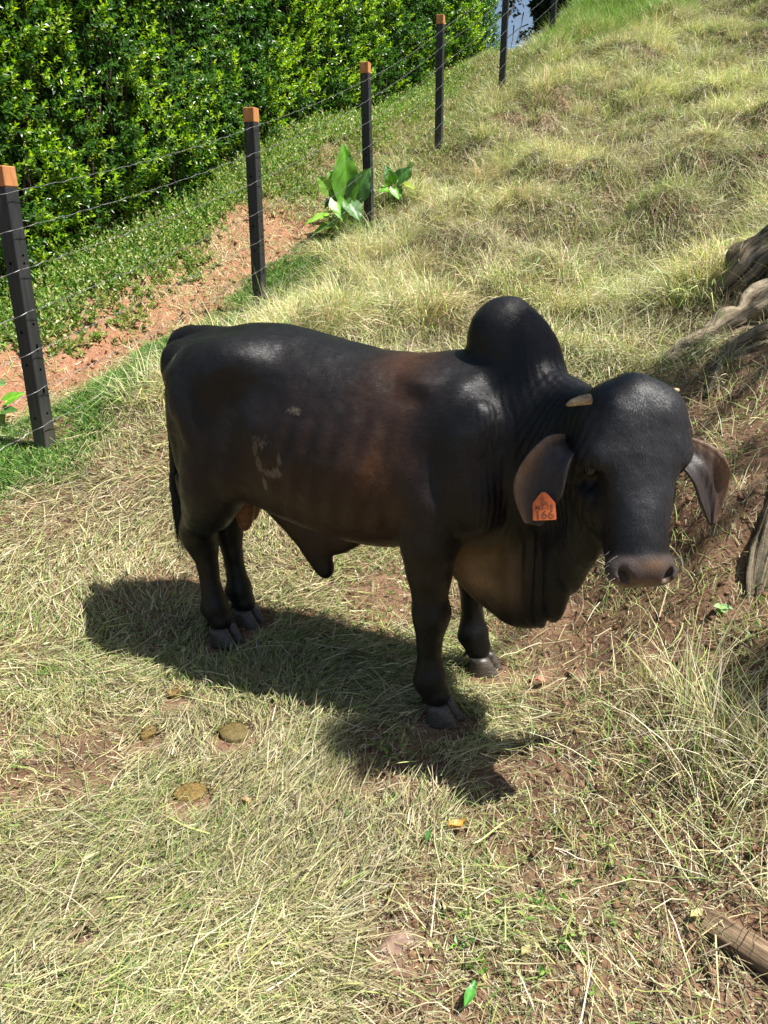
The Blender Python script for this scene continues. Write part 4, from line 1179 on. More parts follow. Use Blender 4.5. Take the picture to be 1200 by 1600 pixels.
# long pale stalks on top
NS = 2200
x_, y_ = scatter(NS, -3.0, 3.0, 0.8, 5.0, 1.3, lambda a, b_: sstep(-0.1, -0.5, beyond(a, b_)) * clear(a, b_))
L_ = RNG.uniform(0.07, 0.24, NS)
az_ = RNG.uniform(0, 6.28, NS); k_ = cleared(x_, y_, az_, L_) & (RNG.random(NS) > 0.55 * soil_mask(x_, y_)); x_, y_, L_, az_ = x_[k_], y_[k_], L_[k_] * 0.85, az_[k_]; NS = len(x_)
hay.add(*blades(np.stack([x_, y_, ground_z(x_, y_) + RNG.uniform(0.015, 0.05, NS)], 1), az_, L_, RNG.normal(0.15, 0.15, NS), RNG.normal(-0.12, 0.15, NS),
                RNG.uniform(0.0022, 0.0040, NS), pick((4, 3, 2.5, 0.8, 2, .9, 0.2), NS) * 0.92, 4, 1.0, roll=RNG.normal(0, 0.25, NS), taper=0.5))
# chaff and crumbs, on the bare soil too
NC = 75000
x_, y_ = scatter(NC, -3.2, 3.2, 0.75, 6.0, 1.6, lambda a, b_: sstep(0.05, -0.3, beyond(a, b_)))
hay.add(*blades(np.stack([x_, y_, ground_z(x_, y_) + RNG.uniform(0, 0.012, NC)], 1), RNG.uniform(0, 6.28, NC), RNG.uniform(0.010, 0.055, NC), RNG.normal(0.1, 0.3, NC), RNG.normal(-0.1, 0.3, NC),
                RNG.uniform(0.0015, 0.0045, NC), pick((3, 2, 1, 6, 2, .3, .1), NC) * 0.8, 1, 1.0))
ho_ = hay.build('mown_hay', grass_m); tag(ho_, 'pale mown hay lying loose on the ground round the bull', 'hay')

# ---- uncut stubble and short blades standing up through the hay
st = Bag()
NT = 36000
x_, y_ = scatter(NT, -3.4, 3.4, 0.8, 6.5, 1.3, lambda a, b_: sstep(0.0, -0.3, beyond(a, b_)) * np.clip(0.35 + 0.9 * noise3(a * 4, b_ * 4, 0, 33), 0.03, 1) * (1 - 0.85 * soil_mask(a, b_)) * clear(a, b_))
L_ = RNG.uniform(0.03, 0.11, NT)
st.add(*blades(np.stack([x_, y_, ground_z(x_, y_) - 0.005], 1), RNG.uniform(0, 6.28, NT), L_, RNG.uniform(0.5, 1.5, NT), RNG.uniform(-0.3, 0.9, NT),
               RNG.uniform(0.0018, 0.0036, NT) * (1 + 0.2 * np.maximum(y_ - 2, 0)), pick((2, 3, 4, .6, 1, 4, 2.5), NT), 3))
def tufts(bag, cx, cy, nb, L0, L1, spread, w0, w1, wts, e_lo=0.5, e_hi=1.5, curl=1.3, segs=3, bright=1.0, sink=0.0):
    nT = len(cx); idx = np.repeat(np.arange(nT), nb); n_ = len(idx)
    sc_ = np.asarray(spread) * np.ones(nT)
    az = RNG.uniform(0, 6.28, n_); rr_ = sc_[idx] * np.sqrt(RNG.random(n_))
    px_ = cx[idx] + rr_ * np.cos(az); py_ = cy[idx] + rr_ * np.sin(az)
    az2 = az + RNG.normal(0, 0.7, n_)
    tl = RNG.uniform(0.75, 1.25, nT)[idx]
    L_ = RNG.uniform(L0, L1, n_) * tl
    e0 = RNG.uniform(e_lo, e_hi, n_); e1 = e0 - RNG.uniform(0.3, curl, n_)
    tc_ = RNG.normal(1, 0.13, (nT, 1))[idx] * RNG.normal(1, 0.05, (nT, 3))[idx]
    bag.add(*blades(np.stack([px_, py_, ground_z(px_, py_) - sink], 1), az2, L_, e0, e1, RNG.uniform(w0, w1, n_), pick(wts, n_) * tc_ * bright, segs, roll=RNG.normal(0, 0.4, n_)))
# tall straw at the right edge of the frame
cx = RNG.normal(0.97, 0.08, 28); cy = RNG.normal(1.80, 0.18, 28)
tufts(st, cx, cy, 22, 0.16, 0.42, 0.05, 0.0018, 0.0036, (4, 4, 3, 1.0, 3, 1.5, .6), 0.8, 1.55, 1.6, 4)
cx = RNG.normal(0.80, 0.15, 12); cy = RNG.normal(1.9, 0.28, 12)
tufts(st, cx, cy, 7, 0.10, 0.34, 0.05, 0.0018, 0.0036, (4, 4, 3, 1.0, 3, 1.5, .6), 0.3, 1.3, 1.5, 4)
cx = RNG.uniform(0.9, 2.2, 40); cy = RNG.uniform(2.5, 4.2, 40)
tufts(st, cx, cy, 14, 0.08, 0.26, 0.05, 0.002, 0.004, (3, 4, 4, .8, 2, 2.5, 1.2), 0.4, 1.4, 1.5, 3)
so_ = st.build('standing_grass', grass_m); tag(so_, 'short standing blades and straw tufts growing up through the hay', 'grass')

# ---- rank grass of the hillside
hill = Bag()
def hill_d(a, b_): return hill_mask(a, b_) * (1 - 0.75 * soil_mask(a, b_)) * np.clip(0.75 + 0.5 * noise3(a * 1.7, b_ * 1.7, 0, 43), 0.2, 1)
NTf = 3300
cx, cy = scatter(NTf, -3.5, 10.5, 3.3, 17.5, 0.7, hill_d)
gr = np.clip(0.36 + 0.65 * noise3(cx * 0.9, cy * 0.9, 0, 19) + 0.6 * sstep(7, 15, cy + 0.2 * cx), 0, 1)
far_ = sstep(4, 14, np.hypot(cx, cy))
for lo, hi, nb, wt, wts in ((0, .33, 40, 1, (5, 4, 2.2, 2.6, 2.6, 1.0, .3)), (.33, .66, 42, 1, (3.4, 4, 4, 1.0, 1.6, 2.8, 1.1)), (.66, 1.01, 42, 1, (1.2, 2.5, 4, .4, .8, 4.5, 3.5))):
    s_ = (gr >= lo) & (gr < hi)
    for fa, fb, k in ((0, .45, 1.0), (.45, 1.01, 1.5)):
        q_ = s_ & (far_ >= fa) & (far_ < fb)
        tufts(hill, cx[q_], cy[q_], nb, 0.07, 0.24, 0.10, 0.0026 * k, 0.0052 * k, wts, 0.35, 1.5, 1.7, 2)
# mounded dense tussocks
NM = 800
cx, cy = scatter(NM, -1.5, 9.5, 4.6, 16.5, 0.5, lambda a, b_: hill_mask(a, b_) * np.clip(noise3(a * 1.5, b_ * 1.5, 0, 47) * 2.2, 0, 1))
tufts(hill, cx, cy, 140, 0.14, 0.40, 0.14, 0.003, 0.0065, (4.4, 4.4, 3.4, 1.6, 2.6, 3.0, 1.6), 0.5, 1.5, 2.1, 2, bright=1.3)
# thatch lying between the tufts
NG = 150000
x_, y_ = scatter(NG, -3.0, 10.0, 3.4, 17.0, 0.9, lambda a, b_: hill_mask(a, b_) * (1 - 0.8 * soil_mask(a, b_)))
hill.add(*blades(np.stack([x_, y_, ground_z(x_, y_) + RNG.uniform(0, 0.05, NG)], 1), RNG.uniform(0, 6.28, NG), RNG.uniform(0.08, 0.30, NG), RNG.normal(0.2, 0.3, NG), RNG.normal(-0.2, 0.3, NG),
                 RNG.uniform(0.004, 0.007, NG) * (0.8 + 0.05 * y_), pick((3.4, 4, 2.0, 5.5, 1.4, 1.2, .5), NG) * 0.72, 1, 1.0))
hl_ = hill.build('hillside_grass', grass_m); tag(hl_, 'long dry and green tussock grass covering the hillside', 'grass')

# ---- fresh green turf along the foot of the fence, bright grass on the crest
turf = Bag()
def turf_d(a, b_):
    s_ = beyond(a, b_)
    return np.clip(sstep(-0.45, -0.15, s_ + 0.15 * noise3(a * 3, b_ * 3, 0, 3)) * sstep(0.62, 0.35, s_ + 0.2 * noise3(a * 2.4, b_ * 2.4, 0, 13)) + 0.8 * sstep(0.9, 1.5, s_) * sstep(2.5, 2.0, s_) + sstep(8.2, 9.5, b_) * sstep(0, .4, s_), 0, 1) * (1 - 0.9 * soil_mask(a, b_))
x_, y_ = scatter(50000, -6.0, 4.0, 3.0, 17, 0.8, turf_d)
n_ = len(x_)
tcol = np.array([(0.10, 0.24, 0.03), (0.16, 0.32, 0.04), (0.06, 0.15, 0.025), (0.28, 0.38, 0.08)])[RNG.choice(4, n_, p=(.4, .3, .2, .1))] * RNG.uniform(.8, 1.2, (n_, 1))
turf.add(*blades(np.stack([x_, y_, ground_z(x_, y_)], 1), RNG.uniform(0, 6.28, n_), RNG.uniform(0.03, 0.085, n_), RNG.uniform(0.4, 1.4, n_), RNG.uniform(-0.4, 0.7, n_), RNG.uniform(0.005, 0.009, n_), tcol, 2))
x_, y_ = scatter(22000, 1.8, 9.0, 13.0, 18.5, 0.2, lambda a, b_: sstep(0.15, 0.0, beyond(a, b_)) * sstep(2.0, 1.2, -beyond(a, b_) + 0.5 * noise3(a, b_, 0, 4)) * sstep(13.8, 14.8, b_))
n_ = len(x_)
turf.add(*blades(np.stack([x_, y_, ground_z(x_, y_)], 1), RNG.uniform(0, 6.28, n_), RNG.uniform(0.15, 0.42, n_), RNG.uniform(0.9, 1.5, n_), RNG.uniform(0.0, 0.9, n_), RNG.uniform(0.006, 0.011, n_), np.where(RNG.random((n_, 1)) < 0.3, np.array((0.42, 0.42, 0.17)), np.array((0.20, 0.36, 0.09))) * RNG.uniform(.7, 1.3, (n_, 1)), 2))
x_, y_ = scatter(36000, -4.5, 1.0, 3.2, 9.5, 0.9, lambda a, b_: sstep(-0.35, -0.1, beyond(a, b_) + 0.12 * noise3(a * 3, b_ * 3, 0, 3)) * sstep(0.50, 0.30, beyond(a, b_) + 0.22 * noise3(a * 2.4, b_ * 2.4, 0, 13)) * np.clip(0.6 + 0.9 * noise3(a * 2, b_ * 2, 0, 12), 0.05, 1))
n_ = len(x_)
tcol = np.array([(0.09, 0.20, 0.035), (0.14, 0.26, 0.05), (0.05, 0.12, 0.025), (0.34, 0.36, 0.14)])[RNG.choice(4, n_, p=(.4, .3, .2, .1))] * RNG.uniform(.8, 1.2, (n_, 1))
turf.add(*blades(np.stack([x_, y_, ground_z(x_, y_)], 1), RNG.uniform(0, 6.28, n_), RNG.uniform(0.03, 0.10, n_), RNG.uniform(0.4, 1.4, n_), RNG.uniform(-0.4, 0.7, n_), RNG.uniform(0.004, 0.008, n_), tcol, 2))
x_, y_ = scatter(32000, -1.5, 4.0, 8.8, 17.5, 0.3, lambda a, b_: sstep(-0.4, -0.1, beyond(a, b_)) * sstep(2.1, 1.8, beyond(a, b_)) * np.clip(0.8 + 0.5 * noise3(a * 2, b_ * 2, 0, 112), 0.1, 1))
n_ = len(x_)
turf.add(*blades(np.stack([x_, y_, ground_z(x_, y_)], 1), RNG.uniform(0, 6.28, n_), RNG.uniform(0.06, 0.20, n_), RNG.uniform(0.4, 1.4, n_), RNG.uniform(-0.6, 0.7, n_), RNG.uniform(0.006, 0.011, n_), pick((2, 3, 4, 1.2, 1, 4, 2.5), n_), 2))
# dry litter over the path
n_ = 26000
x_, y_ = scatter(n_, -6.5, 1.5, 3.4, 11, 0.9, lambda a, b_: sstep(0.1, 0.4, beyond(a, b_)) * sstep(2.0, 1.7, beyond(a, b_)) * np.clip(0.45 + 0.8 * noise3(a * 2.7, b_ * 2.7, 0, 16), 0, 1))
turf.add(*blades(np.stack([x_, y_, ground_z(x_, y_) + 0.005], 1), RNG.uniform(0, 6.28, n_), RNG.uniform(0.03, 0.16, n_), RNG.normal(0.2, 0.3, n_), RNG.normal(-0.1, 0.3, n_), RNG.uniform(0.003, 0.008, n_), pick((4, 4, 3, 3, 2, 2, 2), n_), 1, 1.0))
to_ = turf.build('green_turf', grass_m); tag(to_, 'fresh green turf along the foot of the fence and on the crest', 'turf')

# ---- leaves: generic folded leaf, vectorised
def leaves(P, D, U, L, W, col, fold=0.25, droop=0.15):
    """P base, D direction (unit), U approximate up/normal, arrays"""
    S = np.cross(D, U); S /= np.linalg.norm(S, axis=1)[:, None] + 1e-9
    Nn = np.cross(S, D)
    L = L[:, None]; W = W[:, None] * 0.5
    mid = P + D * L * 0.48 - Nn * fold * W * 0.0
    V = np.stack([P, P + D * L * 0.45 + S * W + Nn * W * fold, P + D * L - Nn * L * droop, P + D * L * 0.45 - S * W + Nn * W * fold], 1)
    T = np.array([(0, 1, 2), (0, 2, 3)])
    n_ = len(P); F = (np.arange(n_)[:, None, None] * 4 + T[None]).reshape(-1, 3)
    C = np.repeat(col[:, None, :], 4, 1)
    return V.reshape(-1, 3), F, C.reshape(-1, 3)
def unit(v): return v / (np.linalg.norm(v, axis=-1, keepdims=True) + 1e-9)
def sprigs(bag, P, D, nl, sl, L, W, colf, spread=0.9):
    """P (n,3) sprig roots, D directions; nl leaves each"""
    n_ = len(P)
    A = unit(np.cross(D, RNG.normal(size=(n_, 3)))); B = np.cross(D, A)
    for j in range(nl):
        t = (j + 0.6) / nl
        ang = j * 2.4 + RNG.uniform(0, .5, n_)
        rad = A * np.cos(ang)[:, None] + B * np.sin(ang)[:, None]
        q = P + D * (sl * t)[:, None]
        dd = unit(D * (0.25 + 0.9 * t) + rad * spread * (1.15 - 0.6 * t) + RNG.normal(0, .18, (n_, 3)))
        up = unit(D * 0.8 + np.array([0, 0, 0.6]) + RNG.normal(0, .25, (n_, 3)))
        bag.add(*leaves(q, dd, up, L * RNG.uniform(.75, 1.2, n_), W * RNG.uniform(.8, 1.15, n_), colf(t, n_)))

# ---- HEDGE
HB = 1.78
def hedge_pt(yf, b_):
    """point b metres past the fence at fence coordinate yf"""
    return np.stack([fence_x(yf) - b_ * 0.905, yf + b_ * 0.42], -1)
hedge = link('hedge', None, loc=(float(fence_x(9.0)) - HB, 9.5, float(ground_z(np.array([fence_x(9.0) - HB]), np.array([9.5]))[0])))
tag(hedge, 'tall dense clipped hedge with glossy dark leaves and yellow-green new shoots behind the fence', 'hedge')
H0 = np.array(hedge.location)
hb = Bag()
NSP = 37000
yf = np.zeros(0)
while len(yf) < NSP:
    c = RNG.uniform(3.4, 17.2, NSP); k = RNG.random(NSP) < (5.0 / np.maximum(c, 5.0)) ** 0.9
    yf = np.concatenate([yf, c[k]])
yf = yf[:NSP]
dep = RNG.random(NSP) ** 1.4 * 0.42
xy = hedge_pt(yf, HB)
gb = ground_z(xy[:, 0], xy[:, 1])
hz = RNG.random(NSP) * 4.3
bul = 0.16 * fbm(yf * 1.1, hz * 1.3, 0, 3, 81) + 0.07 * noise3(yf * 4.5, hz * 4.5, 0, 82)
low = 0.16 * sstep(0.6, 0.0, hz)
xy = hedge_pt(yf, HB + dep + bul + low)
P = np.stack([xy[:, 0], xy[:, 1], gb + hz + 0.03], 1) - H0
outw = np.array([0.905, -0.42, 0.15])
D = unit(outw[None] * 1.0 + RNG.normal(0, 0.5, (NSP, 3)) + np.array([0, 0, 0.35]))
patch = fbm(yf * 1.6, hz * 1.6, 0, 3, 85)
young = (RNG.random(NSP) < np.clip(0.36 + 0.75 * patch, 0.05, .85)) & (dep < 0.20)
def cold(t, n_):
    c = np.array([(0.060, 0.145, 0.026), (0.09, 0.19, 0.035), (0.038, 0.095, 0.022)])[RNG.choice(3, n_)]
    return c * RNG.uniform(.75, 1.3, (n_, 1))
def coly(t, n_):
    c = np.array([(0.27, 0.44, 0.04), (0.41, 0.55, 0.06), (0.17, 0.33, 0.04)])[RNG.choice(3, n_)] * (0.65 + 0.5 * t)
    return c * RNG.uniform(.8, 1.2, (n_, 1))
far2 = 1 + 0.02 * np.maximum(yf - 8, 0)
q_ = ~young
sprigs(hb, P[q_], D[q_], 8, 0.10 * far2[q_], 0.052 * far2[q_], 0.029 * far2[q_], cold)
Dy = unit(D[young] + np.array([0, 0, 0.5]))
sprigs(hb, P[young] + D[young] * 0.03, Dy, 9, 0.10 * far2[young], 0.046 * far2[young], 0.023 * far2[young], coly)
fo = hb.build('foliage', hedge_m, hedge)
# woody stems and the dark inside of the hedge
tw = []
bark_dark = simple_mat('twig_bark', (0.035, 0.028, 0.02), (0.09, 0.07, 0.05), 60, 0.85, 0.4, 0.1)
bv = []; bf = []
for i in range(420):
    a = 3.5 + (i + R2_.random()) / 420 * 13.5
    pts = []; b0 = R2_.uniform(HB + 0.12, HB + 0.5)
    c = hedge_pt(np.array([a]), b0)[0]; z0 = float(ground_z(np.array([c[0]]), np.array([c[1]]))[0]); sw_ = R2_.uniform(-.3, .3)
    for k in range(8):
        h_ = k / 7 * 3.8
        cc = hedge_pt(np.array([a + sw_ * k / 7 + 0.08 * math.sin(k * 1.7 + i)]), b0 + 0.06 * math.sin(k + i))[0]
        pts.append((cc[0] - H0[0], cc[1] - H0[1], z0 - 0.05 + h_ - H0[2], 0.014 * (1 - 0.08 * k)))
    v_, t_ = tube(pts, 5, None, None); bf += [tuple(u + len(bv) for u in q) for q in t_]; bv += v_
me = bpy.data.meshes.new('stems'); me.from_pydata(bv, [], bf); me.materials.append(bark_dark); o = link('stems', me, hedge); o['kind'] = 'stuff'
# core: solid backing, the hedge's inner shade put into its dark colour
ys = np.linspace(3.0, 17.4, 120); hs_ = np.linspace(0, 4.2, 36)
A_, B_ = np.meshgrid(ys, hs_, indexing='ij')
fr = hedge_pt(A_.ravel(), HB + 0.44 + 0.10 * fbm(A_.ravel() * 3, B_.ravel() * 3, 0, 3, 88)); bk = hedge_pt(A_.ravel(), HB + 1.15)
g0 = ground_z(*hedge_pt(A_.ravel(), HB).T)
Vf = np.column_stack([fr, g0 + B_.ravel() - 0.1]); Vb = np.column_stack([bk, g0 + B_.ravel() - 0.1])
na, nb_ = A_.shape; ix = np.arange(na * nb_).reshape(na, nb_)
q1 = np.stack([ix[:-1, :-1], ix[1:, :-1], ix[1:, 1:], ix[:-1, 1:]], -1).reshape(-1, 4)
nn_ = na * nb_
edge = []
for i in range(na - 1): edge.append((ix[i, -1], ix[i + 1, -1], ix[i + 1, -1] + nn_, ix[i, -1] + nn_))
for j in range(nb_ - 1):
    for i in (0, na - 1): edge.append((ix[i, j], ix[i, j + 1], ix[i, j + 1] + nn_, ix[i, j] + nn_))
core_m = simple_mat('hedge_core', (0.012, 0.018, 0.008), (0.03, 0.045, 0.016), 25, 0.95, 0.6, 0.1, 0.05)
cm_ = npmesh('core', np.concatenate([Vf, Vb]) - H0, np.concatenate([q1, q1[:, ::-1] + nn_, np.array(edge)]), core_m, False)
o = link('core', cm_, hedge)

# ---- weeds between path and hedge
wd_ = Bag()
def weed_d(a, b_):
    s_ = beyond(a, b_); return np.clip(sstep(0.85, 1.35, s_ + 0.3 * noise3(a * 2, b_ * 2, 0, 53)) * sstep(2.1, 1.8, s_), 0, 1) * (1 - .5 * soil_mask(a, b_))
x_, y_ = scatter(6500, -7, 1.5, 4.6, 15, 0.7, weed_d)
n_ = len(x_)
P = np.stack([x_, y_, ground_z(x_, y_)], 1); D = unit(np.stack([RNG.normal(0, .45, n_), RNG.normal(0, .45, n_), np.ones(n_)], 1))
hh_ = RNG.uniform(0.04, 0.20, n_) * (0.6 + 0.8 * sstep(1.0, 1.7, beyond(x_, y_)))
def colw(t, n_):
    c = np.array([(0.12, 0.24, 0.04), (0.20, 0.34, 0.06), (0.07, 0.15, 0.03), (0.30, 0.38, 0.10), (0.42, 0.40, 0.17)])[RNG.choice(5, n_)]
    return c * RNG.uniform(.8, 1.2, (n_, 1))
sprigs(wd_, P, D, 9, hh_, np.full(n_, 0.042), np.full(n_, 0.022), colw, 1.1)
n2_ = 550
x_, y_ = scatter(n2_, -3, 3, 0.9, 5.0, 1.2, lambda a, b_: sstep(0.1, -0.2, beyond(a, b_)) * np.clip(noise3(a * 5, b_ * 5, 0, 99), 0, 1))
P = np.stack([x_, y_, ground_z(x_, y_) + 0.01], 1); D = unit(np.stack([RNG.normal(0, .6, n2_), RNG.normal(0, .6, n2_), np.ones(n2_)], 1))
sprigs(wd_, P, D, 4, RNG.uniform(0.01, 0.04, n2_), np.full(n2_, 0.022), np.full(n2_, 0.011), colw, 1.1)
wo_ = wd_.build('weeds', big_m); tag(wo_, 'low leafy green weeds between the red path and the hedge', 'weeds')

# ---- big leaved plants
def big_leaf(name, parent, base, tip, nrm, W, kind='arrow', col=(0.13, 0.30, 0.035), wave=0.06):
    base = np.array(base, float); tip = np.array(tip, float); L = np.linalg.norm(tip - base); d = (tip - base) / L
    nrm = np.array(nrm, float); nrm -= nrm @ d * d; nrm /= np.linalg.norm(nrm); s_ = np.cross(d, nrm)
    nu, nv = 12, 9
    V = []; C = []
    for i in range(nu):
        t = i / (nu - 1)
        if kind == 'arrow': wv = W * (math.sin(math.pi * min(1, (t * 0.82 + 0.18)) ** 0.9) ** 0.75 if t < 1 else 0.0); wv = W * max(0.0, (1 - t) ** 0.62 * (0.55 + 0.9 * min(1, t * 4) - 0.35 * t) if t < 1 else 0)
        else: wv = W * math.sin(math.pi * (0.04 + 0.96 * t)) ** 0.8 if t < 1 else 0
        for j in range(nv):
            a = j / (nv - 1) * 2 - 1
            back = (-0.30 * L * abs(a) ** 1.3 * max(0, 1 - t * 3.2)) if kind == 'arrow' else 0
            p = base + d * (L * t + back) + s_ * (a * wv * 0.5)
            p = p + nrm * (0.22 * abs(a) * wv * 0.5 - 0.16 * L * t * t + wave * W * 0.5 * math.sin(t * 16 + j * 1.0) * abs(a))
            V.append(p); vein = 1.5 if abs(a) < 0.05 else (1.0 + 0.10 * math.sin((t * 9 - abs(a) * 3) * 6.28 / 1.3))
            C.append(np.array(col) * vein)
    n0 = nu * nv; V2 = [p - nrm * 0.0015 for p in V]
    F = []
    for i in range(nu - 1):
        for j in range(nv - 1):
            a = i * nv + j; F.append((a, a + 1, a + nv + 1, a + nv)); F.append((n0 + a, n0 + a + nv, n0 + a + nv + 1, n0 + a + 1))
    me = npmesh(name, np.array(V + V2), np.array(F), big_m, True, colors=np.clip(np.array(C + C), 0, 1))
    return link(name, me, parent)
stalk_m = simple_mat('green_stalk', (0.16, 0.26, 0.05), (0.30, 0.38, 0.10), 30, 0.5, 0.1)
def taro(px, py, Y, spec, label, bscale=1.0):
    c = at_y(px, py, Y); c[2] = float(ground_z(np.array([c[0]]), np.array([c[1]]))[0])
    r = link('elephant_ear_plant', None, loc=tuple(c)); tag(r, label, 'plant')
    for (bx, bz, by, tx, tz, ty, W, nx, ny, nz, col) in spec:
        b_ = np.array((bx, by, bz)) * bscale; t_ = np.array((tx, ty, tz)) * bscale
        big_leaf('leaf', r, b_, t_, (nx, ny, nz), W * bscale, 'arrow', col)
        pts = []
        for k in range(7):
            t = k / 6; p = np.array([bx * .15, 0.0, -0.03]) * (1 - t) ** 2 + 2 * t * (1 - t) * np.array([bx * .35, by * .3, bz * .7]) + t * t * np.array([bx, by, bz])
            pts.append((*(p * bscale), (0.022 - 0.012 * t) * bscale))
        tube(pts, 7, stalk_m, 'stalk', r)
    return r
G1 = (0.17, 0.40, 0.035); G2 = (0.09, 0.22, 0.05); G3 = (0.27, 0.46, 0.07)
taro(535, 392, 8.4, [
    (0.06, 0.46, -0.04, 0.03, 0.98, -0.02, 0.30, -0.1, -1, 0.15, G1), (0.16, 0.42, -0.05, 0.33, 0.70, -0.10, 0.26, 0.3, -0.9, 0.5, G2),
    (-0.02, 0.42, 0.0, -0.15, 0.70, 0.05, 0.22, -0.4, -0.8, 0.6, G3), (-0.14, 0.48, -0.03, -0.26, 0.62, -0.08, 0.18, -0.3, -0.8, 0.5, G3),
    (0.10, 0.32, -0.10, 0.22, 0.16, -0.22, 0.22, 0.2, -0.7, 0.8, G2), (-0.16, 0.20, -0.08, -0.42, 0.14, -0.18, 0.18, -0.1, -0.4, 1, G3),
    (-0.12, 0.10, -0.10, -0.34, 0.02, -0.20, 0.16, 0, -0.3, 1, G3), (0.12, 0.36, 0.08, 0.14, 0.62, 0.12, 0.24, 0.2, -0.9, 0.3, G2), (-0.05, 0.34, -0.12, 0.02, 0.16, -0.24, 0.20, 0, -0.6, 1, G1), (-.10, .36, .05, -.2, .3, .0, .18, -.3, -.6, 1, G2)],
    'tall elephant ear plant with upright arrow leaf in front of the third fence post', 0.87)
taro(610, 335, 9.1, [
    (0.10, 0.30, 0, 0.26, 0.46, -0.05, 0.20, 0.2, -0.7, 0.7, G2), (0.02, 0.26, 0, -0.02, 0.42, -0.08, 0.18, 0, -0.8, 0.5, G1), (0.18, 0.24, 0, 0.33, 0.20, -0.1, 0.17, 0.3, -0.5, 0.9, (0.30, 0.38, 0.06)),
    (0.20, 0.34, 0.05, 0.30, 0.52, 0.05, 0.15, 0.8, -0.6, 0.3, G2), (-0.04, 0.18, -.05, -0.16, 0.16, -0.1, 0.16, 0, -0.6, 1, G1), (0.06, 0.18, -.05, 0.12, 0.06, -0.15, 0.18, 0, -0.6, 1, G1), (.0, .3, .1, -.06, .5, .12, .16, .1, -.8, .4, G2)],
    'low broad leaved plant growing just behind the third fence post on its right', 0.8)
taro(5, 690, 4.75, [(0.0, 0.30, 0, 0.12, 0.37, -0.12, 0.15, 0, -0.5, 1, (0.22, 0.40, 0.14)), (0.02, 0.12, 0, 0.16, 0.18, -0.08, 0.12, 0, -0.4, 1, G2), (-0.05, 0.16, 0, -0.2, 0.2, -0.05, 0.14, 0, -0.5, 1, G1), (.05, .2, .05, .16, .26, .08, .1, .1, -.5, .8, G1)],
     'small plant with one pale broad leaf beside the leftmost fence post', 0.9)
taro(312, 362, 8.3, [(0.02, 0.12, 0, 0.0, 0.24, -0.08, 0.07, 0, -0.8, 0.6, (0.2, 0.36, 0.1)), (0.06, 0.12, 0, 0.14, 0.22, -0.08, 0.07, 0.2, -0.8, 0.6, (0.24, 0.4, 0.12)), (-0.02, 0.1, 0, -0.10, 0.18, -0.05, 0.07, -0.2, -0.8, .6, G3), (0.1, 0.06, 0, 0.20, 0.10, -0.08, 0.07, 0.2, -0.5, .8, G3), (0, .05, -.04, .03, .06, -.16, .07, 0, -.3, 1, G3)],
     'small seedling with pale oval leaves at the foot of the hedge', 1.0)
# tiny clover like seedling at the right, below the bull's ear
taro(1135, 905, 2.42, [(0.005, 0.02, 0, 0.028, 0.028, -0.02, 0.026, 0, -0.5, 1, (0.3, 0.46, 0.2)), (-0.005, 0.02, 0, -0.03, 0.03, -0.01, 0.026, 0, -0.5, 1, (0.3, 0.46, 0.2)), (0, 0.012, -0.01, 0.0, 0.015, -0.035, 0.024, 0, -0.4, 1, (0.26, 0.42, 0.16))],
     'tiny pale green seedling on bare soil right of the bull muzzle', 1.0)
# ================================================================== TREE, ROOTS, DUNG, DEBRIS
bark_m, n, l = mat_new("bark")
out = N(n, 'ShaderNodeOutputMaterial'); b = N(n, 'ShaderNodeBsdfPrincipled'); b.inputs['Roughness'].default_value = 0.9; b.inputs['Specular IOR Level'].default_value = 0.15
tc = N(n, 'ShaderNodeTexCoord'); g = N(n, 'ShaderNodeAttribute', attribute_name='grain')
cb = N(n, 'ShaderNodeCombineXYZ'); l.new(g.outputs['Vector'], cb.inputs[0]) if False else None
n1 = N(n, 'ShaderNodeTexNoise', i_Scale=7.0, i_Detail=8.0, i_Roughness=0.65); l.new(tc.outputs['Object'], n1.inputs['Vector'])
n2 = N(n, 'ShaderNodeTexNoise', i_Scale=1.0, i_Detail=7.0, i_Roughness=0.65)
uv = N(n, 'ShaderNodeUVMap'); mp = N(n, 'ShaderNodeMapping'); mp.inputs['Scale'].default_value = (26, 3.0, 1); l.new(uv.outputs[0], mp.inputs[0]); l.new(mp.outputs[0], n2.inputs['Vector'])
r1 = ramp(n, [(0.36, (0.045, 0.032, 0.022)), (0.48, (0.18, 0.14, 0.09)), (0.64, (0.40, 0.34, 0.24))]); l.new(n2.outputs[0], r1.inputs[0])
r2 = ramp(n, [(0.52, (0, 0, 0)), (0.68, (1, 1, 1))]); l.new(n1.outputs[0], r2.inputs[0])
mx = N(n, 'ShaderNodeMix', data_type='RGBA'); l.new(r2.outputs[0], mx.inputs[0]); l.new(r1.outputs[0], mx.inputs[6]); mx.inputs[7].default_value = (0.09, 0.105, 0.05, 1)
l.new(mx.outputs[2], b.inputs['Base Color'])
bu = N(n, 'ShaderNodeBump', i_Strength=1.0, i_Distance=0.03); l.new(n2.outputs[0], bu.inputs['Height'])
bu2 = N(n, 'ShaderNodeBump', i_Strength=0.8, i_Distance=0.03); l.new(n1.outputs[0], bu2.inputs['Height']); l.new(bu.outputs[0], bu2.inputs['Normal'])
l.new(bu2.outputs[0], b.inputs['Normal']); l.new(b.outputs[0], out.inputs[0])

